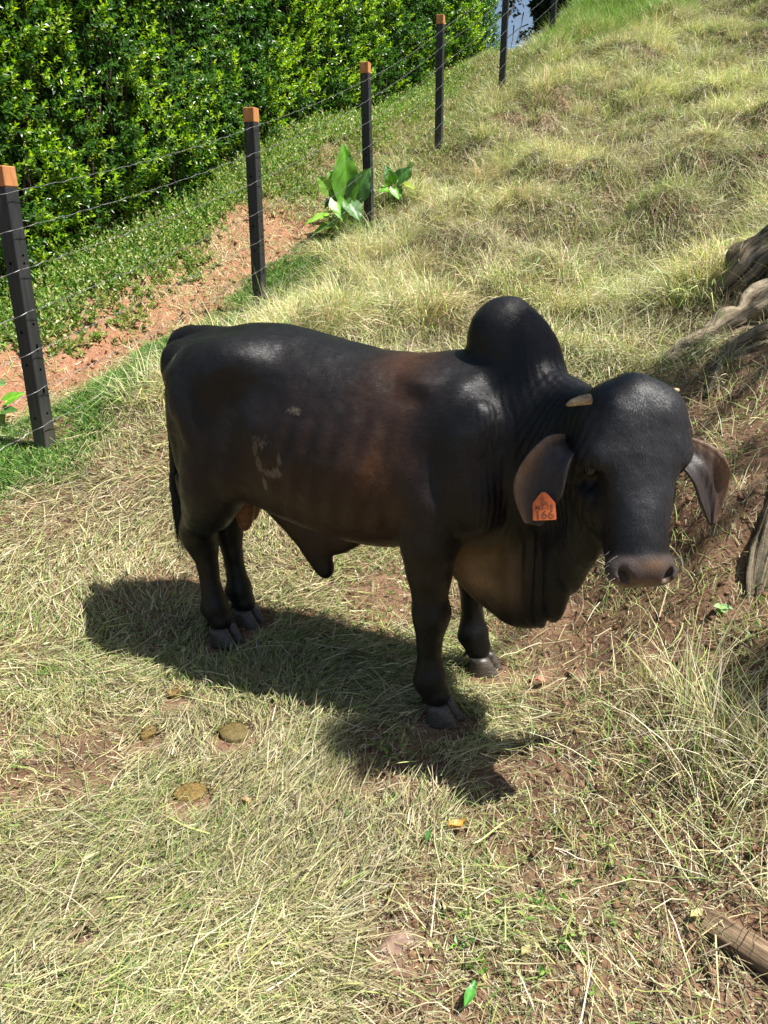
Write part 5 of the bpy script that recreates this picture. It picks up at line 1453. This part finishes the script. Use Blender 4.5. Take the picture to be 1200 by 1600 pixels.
def limb(name, parent, pts, mat, sides=24, sub=10, amp=0.12, ridge=7, seed=1, off=(0, 0, 0)):
    """woody limb with fluted, lumpy section and a UV running along it"""
    P = crom(np.array(pts, float), sub); nr = len(P)
    V = []; up = np.array([0.2, 0.1, 0.97]); vv = [0]
    pa = None
    for i in range(nr):
        t = P[min(i + 1, nr - 1), :3] - P[max(i - 1, 0), :3]; t /= np.linalg.norm(t)
        if pa is None:
            pa = np.cross(up, t)
            if np.linalg.norm(pa) < .1: pa = np.cross((1, 0, 0), t)
        pa = pa - pa @ t * t; pa /= np.linalg.norm(pa); pb = np.cross(t, pa)
        if i: vv.append(vv[-1] + np.linalg.norm(P[i, :3] - P[i - 1, :3]))
        for j in range(sides):
            g_ = 2 * math.pi * j / sides
            k = 1 + amp * float(noise3(math.cos(g_) * 1.6 + seed * 7, math.sin(g_) * 1.6, vv[-1] * 2.2, seed)) + 0.5 * amp * math.sin(ridge * g_ + 2 * math.sin(vv[-1] * 3)) + 0.6 * amp * float(noise3(math.cos(g_) * 5, math.sin(g_) * 5, vv[-1] * 9, seed + 3)) + 0.25 * amp * float(noise3(math.cos(g_) * 11, math.sin(g_) * 11, vv[-1] * 16, seed + 5))
            V.append(P[i, :3] + P[i, 3] * k * (pa * math.cos(g_) + pb * math.sin(g_)))
    F = [(i * sides + j, i * sides + (j + 1) % sides, (i + 1) * sides + (j + 1) % sides, (i + 1) * sides + j) for i in range(nr - 1) for j in range(sides)]
    me = npmesh(name, np.array(V) - np.array(off), np.array(F), mat, True)
    uvl = me.uv_layers.new(name='UVMap')
    uvs = []
    for i in range(nr - 1):
        for j in range(sides):
            for (a, b_) in ((i, j), (i, j + 1), (i + 1, j + 1), (i + 1, j)): uvs += [b_ / sides, vv[a] / 1.0]
    uvl.data.foreach_set('uv', uvs)
    bm = bmesh.new(); bm.from_mesh(me)
    bmesh.ops.holes_fill(bm, edges=[e for e in bm.edges if e.is_boundary], sides=0)
    bm.to_mesh(me); bm.free()
    return link(name, me, parent)

TB = np.array([4.3, 5.6, 0.0]); TB[2] = float(ground_z(TB[0:1], TB[1:2])[0])
tree = link('shade_tree', None, loc=tuple(TB)); tag(tree, 'large tree at the right edge whose grey barked roots spread over the slope', 'tree')
limb('trunk', tree, [(4.3, 5.6, TB[2] - .3, 0.52), (4.35, 5.6, TB[2] + 0.4, 0.40), (4.9, 5.6, TB[2] + 1.4, 0.32), (6.1, 5.7, TB[2] + 3.0, 0.28), (7.3, 5.8, TB[2] + 4.6, 0.20), (8.3, 6.0, TB[2] + 6.0, 0.12)], bark_m, 28, 10, 0.16, 6, 2, TB)
def rp(px, py, Y, r, dz=0.0):
    p = at_y(px, py, Y); return (p[0], p[1], float(ground_z(np.array([p[0]]), np.array([p[1]]))[0]) + dz, r)
limb('root', tree, [(4.25, 5.6, TB[2] + .25, 0.30), (3.5, 5.4, float(ground_z(np.array([3.5]), np.array([5.4]))[0]) + 0.08, 0.22), (2.75, 5.1, float(ground_z(np.array([2.75]), np.array([5.1]))[0]) + 0.10, 0.16), rp(1195, 335, 5.0, 0.125, 0.09), rp(1165, 385, 4.95, 0.10, 0.06), rp(1140, 420, 4.95, 0.06, 0.02), rp(1110, 440, 5.0, 0.03, -0.02)], bark_m, 40, 14, 0.38, 5, 3, TB)
limb('root', tree, [(4.2, 5.5, TB[2] + .1, 0.28), (3.4, 5.0, float(ground_z(np.array([3.4]), np.array([5.0]))[0]) + 0.05, 0.2), (2.7, 4.7, float(ground_z(np.array([2.7]), np.array([4.7]))[0]) + 0.06, 0.16), rp(1195, 440, 4.55, 0.13, 0.05), rp(1150, 470, 4.5, 0.105, 0.04), rp(1110, 505, 4.4, 0.075, 0.03), rp(1070, 545, 4.25, 0.05, 0.015), rp(1040, 590, 4.05, 0.028, -0.01)], bark_m, 40, 14, 0.42, 5, 4, TB)
limb('root', tree, [(4.1, 5.4, TB[2], 0.25), (3.1, 4.6, float(ground_z(np.array([3.1]), np.array([4.6]))[0]) + 0.03, 0.16), rp(1240, 500, 4.2, 0.13, 0.03), rp(1190, 545, 4.0, 0.09, 0.02), rp(1140, 580, 3.9, 0.05, 0.0), rp(1105, 640, 3.6, 0.022, -0.01)], bark_m, 32, 12, 0.42, 5, 5, TB)
limb('root', tree, [(4.1, 5.3, TB[2] - .1, 0.2), (3.1, 4.3, float(ground_z(np.array([3.1]), np.array([4.3]))[0]) + 0.0, 0.13), (2.4, 3.4, float(ground_z(np.array([2.4]), np.array([3.4]))[0]) + .02, 0.11), rp(1260, 740, 2.9, 0.07, -0.02), rp(1215, 830, 2.66, 0.05, -0.01), rp(1190, 890, 2.50, 0.040, -0.01), rp(1180, 940, 2.4, 0.022, -.02)], bark_m, 24, 12, 0.42, 5, 6, TB)
# branches and the airy crown that dapples the bull
crown = Bag()
sd_ = np.array(SUN_DIR)
def shade(T, h, rad, nl, name=None):
    """a leaf clump on the tree standing between the sun and place T"""
    T = np.array(T, float); c = T + sd_ * ((h - T[2]) / sd_[2])
    q = RNG.normal(size=(nl, 3)); q = unit(q) * (RNG.random(nl) ** 0.45)[:, None] * np.array(rad)
    P = c + q
    D = unit(RNG.normal(size=(nl, 3)) + np.array([0, 0, -0.2])); U = unit(RNG.normal(0, .5, (nl, 3)) + np.array([0, 0, 1]))
    cl_ = np.array([(0.05, 0.12, 0.02), (0.09, 0.18, 0.03)])[RNG.choice(2, nl)] * RNG.uniform(.7, 1.3, (nl, 1))
    crown.add(*leaves(P - TB, D, U, RNG.uniform(.07, .12, nl), RNG.uniform(.035, .06, nl), cl_, 0.2, 0.1))
    a = np.array([7.0, 5.8, TB[2] + min(4.4, h - TB[2] - 1.2)])
    mid = (a + c) / 2 + np.array([0, 0, 0.3])
    limb('branch', tree, [(*a, 0.07), (*mid, 0.035), (*c, 0.012), (*(c + unit(c - mid) * .25), 0.005)], bark_m, 8, 6, 0.15, 3, 7, TB)
SHADES = [
    # (target x, y, z), crown height, radii, leaves
    (at_y(870, 655, 2.05), 7.2, (0.10, 0.14, 0.12), 320),
    (at_y(825, 560, 2.42), 7.4, (0.07, 0.09, 0.08), 130),
    ((1.55, 3.9, 0.75), 7.2, (0.34, 0.36, 0.25), 250),
    ((1.10, 3.95, 0.6), 7.2, (0.32, 0.25, 0.2), 190),
    ((2.25, 4.95, 1.3), 7.4, (0.30, 0.25, 0.2), 220),
    ((1.45, 2.9, 0.4), 7.0, (0.30, 0.3, 0.2), 210),
    ((1.15, 1.95, 0.2), 6.6, (0.18, 0.25, 0.2), 300),
    ((3.1, 5.7, 1.9), 7.8, (0.5, 0.4, 0.4), 320),
]
for T, h, r_, nl in SHADES: shade(T, h, r_, nl)
cx_ = RNG.normal(size=(5200, 3)) * np.array([1.1, 1.2, 0.55]) + np.array([9.2, 6.4, TB[2] + 6.3])
D = unit(RNG.normal(size=(5200, 3))); U = unit(RNG.normal(0, .5, (5200, 3)) + np.array([0, 0, 1]))
crown.add(*leaves(cx_ - TB, D, U, RNG.uniform(.07, .13, 5200), RNG.uniform(.035, .06, 5200), np.array((0.07, 0.15, 0.025)) * RNG.uniform(.7, 1.3, (5200, 1))))
crown.build('crown', big_m, tree)

# ---- tree beyond the crest, in the gap of sky; backlit darkness painted into its leaves
bt0 = at_y(850, 20, 21.0)
bt = link('distant_tree', None, loc=(bt0[0] + .6, 21.0, 2.5)); tag(bt, 'dark leafy tree hanging over the sky gap behind the last fence posts', 'tree')
B0 = np.array([bt0[0] + .6, 21.0, 2.5])
limb('trunk', bt, [(B0[0], 21, 1.5, .3), (B0[0], 21, 5.0, .24), (B0[0] - .1, 21, 7.5, .2)], bark_dark, 14, 6, 0.1, 5, 9, B0)
bb_ = Bag()
for (px, py, rx, rz, nl) in ((858, 2, 0.42, 0.50, 4200), (895, -10, 0.8, 0.9, 4200), (865, -45, 0.8, 0.55, 3000), (800, -8, 0.28, 0.22, 110), (845, 42, 0.22, 0.16, 180), (822, 55, 0.25, 0.16, 60), (800, 15, 0.3, .22, 45), (905, 30, .6, .5, 2000)):
    c = at_y(px, py, 21.0)
    q = unit(RNG.normal(size=(nl, 3))) * (RNG.random(nl) ** 0.4)[:, None] * np.array([rx, rx, rz])
    D = unit(RNG.normal(size=(nl, 3)) + np.array([0, 0, -0.3])); U = unit(RNG.normal(size=(nl, 3)))
    bb_.add(*leaves(c + q - B0, D, U, RNG.uniform(.09, .16, nl), RNG.uniform(.045, .08, nl), np.array((0.022, 0.04, 0.014)) * RNG.uniform(.6, 1.4, (nl, 1))))
bb_.build('crown', big_m, bt)
for (pa, pb_) in (((795, 90), (803, 40)), ((800, 92), (815, 55)), ((810, 88), (828, 50)), ((792, 60), (825, 38)), ((806, 70), (818, 20)), ((820, 75), (850, 40)), ((790, 40), (806, -5))):
    a = at_y(*pa, 19.5); b_ = at_y(*pb_, 21.0); m_ = (a + b_) / 2 + np.array([0.03, 0, 0.06])
    tube([(*(a - B0), 0.008), (*(m_ - B0), 0.010), (*(b_ - B0), 0.016)], 5, bark_dark, 'twig', bt)

# ---- dung pats
dung_m = simple_mat('dung', (0.11, 0.072, 0.022), (0.27, 0.185, 0.062), 90, 0.85, 1.0, 0.2, 0.012, (1, 1, 1), (0.3, 0.62))
dung_d = simple_mat('fresh_dung', (0.075, 0.055, 0.02), (0.16, 0.12, 0.04), 90, 0.55, 0.9, 0.35, 0.006, (1, 1, 1), (0.3, 0.62))
def lump(name, px, py, rx, ry, h, mat, label, cat, seed, group=None, rough=0.22, lift=0.012):
    z0 = 0.0
    for _ in range(6):
        p = at_z(px, py, z0); z0 = float(ground_z(p[0:1], p[1:2])[0])
    nu, nv = 28, 12; V = []
    for i in range(nv):
        t = (i + 0.0) / (nv - 1); rr_ = math.cos(t * math.pi / 2) ** 0.7 if i < nv - 1 else 0.0; zz = math.sin(t * math.pi / 2)
        for j in range(nu):
            a = 2 * math.pi * j / nu
            k = 1 + rough * float(noise3(math.cos(a) * 1.6 + seed, math.sin(a) * 1.6, zz * 2, seed))
            lum = (0.35 * float(noise3(math.cos(a) * rr_ * 4 + seed, math.sin(a) * rr_ * 4, seed * 1.3, seed + 1)) + 0.35 * float(noise3(math.cos(a) * rr_ * 10 + seed, math.sin(a) * rr_ * 10, seed * 1.3, seed + 2)))
            V.append((rx * rr_ * k * math.cos(a), ry * rr_ * k * math.sin(a), h * (zz * (1 + lum) ) - 0.012 * (i == 0)))
    F = [(i * nu + j, i * nu + (j + 1) % nu, (i + 1) * nu + (j + 1) % nu, (i + 1) * nu + j) for i in range(nv - 1) for j in range(nu)]
    me = npmesh(name, np.array(V), np.array(F), mat, True)
    o = link(name, me, None, loc=(float(p[0]), float(p[1]), z0 + lift)); o.rotation_euler = (0, 0, seed)
    tag(o, label, cat, group); return o
GD = 'dung pats on the hay in front of the bull'
lump('dung_pat', 297, 1242, 0.052, 0.042, 0.016, dung_m, 'largest ochre dung pat beside the bright green tuft', 'dung pat', 3, GD, lift=0.008)
lump('dung_pat', 232, 1147, 0.034, 0.030, 0.018, dung_m, 'small round ochre dung pat farthest left on the hay', 'dung pat', 5, GD, lift=0.008)
lump('dung_pat', 275, 1085, 0.042, 0.030, 0.020, dung_m, 'brown dung pat at the edge of the bull shadow, nearest the hind hooves', 'dung pat', 7, GD, lift=0.008)
lump('dung_pat', 366, 1146, 0.060, 0.050, 0.012, dung_d, 'flat dark olive dung pat to the right of the small round one', 'dung pat', 9, GD, lift=0.006)

# ---- dry leaves, fallen green leaves
def fallen(px, py, L, W, az, col, label, curl=0.3, lift=0.035, name='fallen_leaf'):
    z0 = 0.0
    for _ in range(6):
        p = at_z(px, py, z0); z0 = float(ground_z(p[0:1], p[1:2])[0])
    nu, nv = 9, 5; V = []; C = []
    for i in range(nu):
        t = i / (nu - 1)
        for j in range(nv):
            a = j / (nv - 1) * 2 - 1; w = W * math.sin(math.pi * (0.03 + 0.94 * t)) ** 0.8 * 0.5
            V.append((L * (t - .5), a * w, curl * W * (abs(a) ** 1.5) * (0.6 + 0.4 * math.sin(t * 7)) + curl * L * 0.25 * (t - .5) ** 2 * 4 * 0.5 + 0.002 * math.sin(j * 3 + i * 2)))
            C.append(np.array(col) * (1.25 if j == 2 else 1.0) * (0.85 + 0.3 * R2_.random()))
    n0 = len(V); V = V + [(a, b_, c - 0.0012) for a, b_, c in V]
    F = []
    for i in range(nu - 1):
        for j in range(nv - 1):
            a = i * nv + j; F.append((a, a + 1, a + nv + 1, a + nv)); F.append((n0 + a, n0 + a + nv, n0 + a + nv + 1, n0 + a + 1))
    me = npmesh(name, np.array(V), np.array(F), big_m, True, colors=np.clip(np.array(C + C), 0, 1))
    o = link(name, me, None, loc=(float(p[0]), float(p[1]), z0 + lift)); o.rotation_euler = (R2_.uniform(-.2, .2), R2_.uniform(-.2, .2), az)
    tag(o, label, 'leaf'); return o
fallen(715, 1304, 0.055, 0.030, 0.3, (0.52, 0.33, 0.08), 'curled yellow-brown dry leaf on the hay below the front hooves', 0.5)
fallen(668, 1325, 0.045, 0.014, 1.3, (0.06, 0.17, 0.03), 'dark green strap of leaf left of the curled yellow-brown leaf', 0.1, 0.045)
fallen(733, 1576, 0.065, 0.022, 1.1, (0.09, 0.30, 0.05), 'bright green fallen leaf at the bottom edge of the picture', 0.3, 0.045)
fallen(934, 515, 0.10, 0.035, 1.9, (0.50, 0.42, 0.05), 'yellow fallen leaf on the slope right of the hump', 0.3, 0.05)
fallen(1085, 842 + 600, 0.05, 0.02, 0.6, (0.55, 0.48, 0.24), 'pale dry leaf lying beside the weathered log', 0.3, 0.03)
fallen(602, 1118 - 0, 0.03, 0.014, 0.6, (0.45, 0.30, 0.12), 'small tan dry leaf left of the near front hoof', 0.3, 0.03)
fallen(388, 1265, 0.035, 0.018, 0.2, (0.50, 0.33, 0.17), 'light brown crumpled leaf right of the largest dung pat', 0.6, 0.035)
fallen(845, 1070, 0.05, 0.035, 0.2, (0.42, 0.22, 0.14), 'reddish dry leaf on bare soil right of the far front hoof', 0.3, 0.02)
fallen(1180, 1342, 0.035, 0.02, 1.5, (0.30, 0.15, 0.10), 'brown curled leaf at the foot of the tall straw', 0.6, 0.03)
fallen(845 - 25, 1500, 0.04, 0.022, 0.9, (0.40, 0.36, 0.16), 'small olive dry leaf near the bottom centre right', 0.3, 0.03)

# ---- clods and crumbs on the red path and the worn soil
cb_V = []; cb_F = []; nn0 = 0
xa, ya = scatter(700, -6, 1.0, 3.5, 10, 0.8, lambda a, b_: (soil_mask(a, b_) > 0.35) * (beyond(a, b_) > 0.1))
xb, yb = scatter(1300, -0.2, 2.4, 0.9, 4.5, 1.2, lambda a, b_: (soil_mask(a, b_) > 0.4) * (beyond(a, b_) < -0.3))
ico = bmesh.new(); bmesh.ops.create_icosphere(ico, subdivisions=1, radius=1); ico.verts.ensure_lookup_table()
IV = np.array([v.co[:] for v in ico.verts]); IF = np.array([[v.index for v in f.verts] for f in ico.faces]); ico.free()
for nm_, xs_, ys_, sc_, mt in (('red_clods', xa, ya, 0.0075, 'red'), ('soil_crumbs', xb, yb, 0.006, 'brown')):
    n_ = len(xs_); r_ = RNG.gamma(1.6, sc_, n_).clip(0.003, 0.03 if mt == 'red' else 0.017)
    V = IV[None] * (1 + 0.28 * RNG.normal(size=(n_, len(IV), 1))) * r_[:, None, None] * np.array([1, 1, 0.65]) + np.stack([xs_, ys_, ground_z(xs_, ys_)], 1)[:, None]
    F = (IF[None] + (np.arange(n_) * len(IV))[:, None, None]).reshape(-1, 3)
    mt_ = simple_mat(nm_, (0.22, 0.10, 0.055), (0.44, 0.25, 0.15), 14, 0.95, 0.6, 0.1, 0.006) if mt == 'red' else simple_mat(nm_, (0.10, 0.055, 0.032), (0.27, 0.16, 0.095), 14, 0.95, 0.6, 0.1, 0.004)
    o = link(nm_, npmesh(nm_, V.reshape(-1, 3), F, mt_, True)); o['kind'] = 'stuff'
    tag(o, 'loose clods of red earth scattered along the worn path' if mt == 'red' else 'crumbs of brown soil on the bare ground at the right', 'soil')

# ---- weathered log, bark shard, stones
log_m, n, l = mat_new("weathered_wood")
out = N(n, 'ShaderNodeOutputMaterial'); b = N(n, 'ShaderNodeBsdfPrincipled'); b.inputs['Roughness'].default_value = 0.9; b.inputs['Specular IOR Level'].default_value = 0.15
uv = N(n, 'ShaderNodeUVMap'); mp = N(n, 'ShaderNodeMapping'); mp.inputs['Scale'].default_value = (22, 5.0, 1); n2 = N(n, 'ShaderNodeTexNoise', i_Scale=1.0, i_Detail=7.0, i_Roughness=0.7)
l.new(uv.outputs[0], mp.inputs[0]); l.new(mp.outputs[0], n2.inputs['Vector'])
r1 = ramp(n, [(0.34, (0.06, 0.04, 0.025)), (0.5, (0.19, 0.13, 0.08)), (0.66, (0.38, 0.29, 0.18))]); l.new(n2.outputs[0], r1.inputs[0]); l.new(r1.outputs[0], b.inputs['Base Color'])
bu = N(n, 'ShaderNodeBump', i_Strength=0.9, i_Distance=0.006); l.new(n2.outputs[0], bu.inputs['Height']); l.new(bu.outputs[0], b.inputs['Normal']); l.new(b.outputs[0], out.inputs[0])
def gp(px, py, dz=0.0):
    z0 = 0.0
    for _ in range(8):
        p = at_z(px, py, z0); z0 = float(ground_z(p[0:1], p[1:2])[0])
    return np.array([p[0], p[1], z0 + dz])
a = gp(1105, 1445, 0.0); b_ = gp(1150, 1475, 0.002); c = gp(1205, 1512, 0.0); d = gp(1290, 1560, 0.0)
lg = limb('log', None, [(*a, 0.030), (*((a + b_) / 2), 0.036), (*b_, 0.038), (*c, 0.040), (*d, 0.038)], log_m, 32, 14, 0.45, 3, 12, b_)
lg.location = tuple(b_); tag(lg, 'weathered brown log half sunk in soil at the lower right edge', 'log')
a = gp(98, 1478, 0.012); b_ = gp(130, 1452, 0.022); c = gp(165, 1430, 0.022)
sh = limb('bark_shard', None, [(*a, 0.008), (*b_, 0.017), (*c, 0.010)], log_m, 12, 8, 0.35, 3, 13, b_)
sh.location = tuple(b_); sh.scale = (1, 1, 0.6); tag(sh, 'splintered piece of dark bark with a pale end at the lower left', 'bark')
stone_m = simple_mat('red_stone', (0.16, 0.10, 0.075), (0.30, 0.21, 0.16), 18, 0.9, 0.7, 0.15, 0.006)
lump('stone', 620, 1480, 0.036, 0.055, 0.012, stone_m, 'flat reddish brown stone showing through the hay at bottom centre', 'stone', 15, None, 0.35, 0.004)
lump('stone', 1060, 385, 0.19, 0.10, 0.09, stone_m, 'grey-brown rock in the hollow of the slope left of the big root', 'stone', 17, None, 0.4, -0.02)
lump('stone', 610 - 175 + 0, 372, 0.16, 0.12, 0.09, simple_mat('red_clod', (0.28, 0.11, 0.05), (0.46, 0.21, 0.11), 20, 0.95, 0.8, 0.1, 0.012), 'rounded clod of red earth on the path behind the second fence post', 'clod', 19, None, 0.4, -0.02)
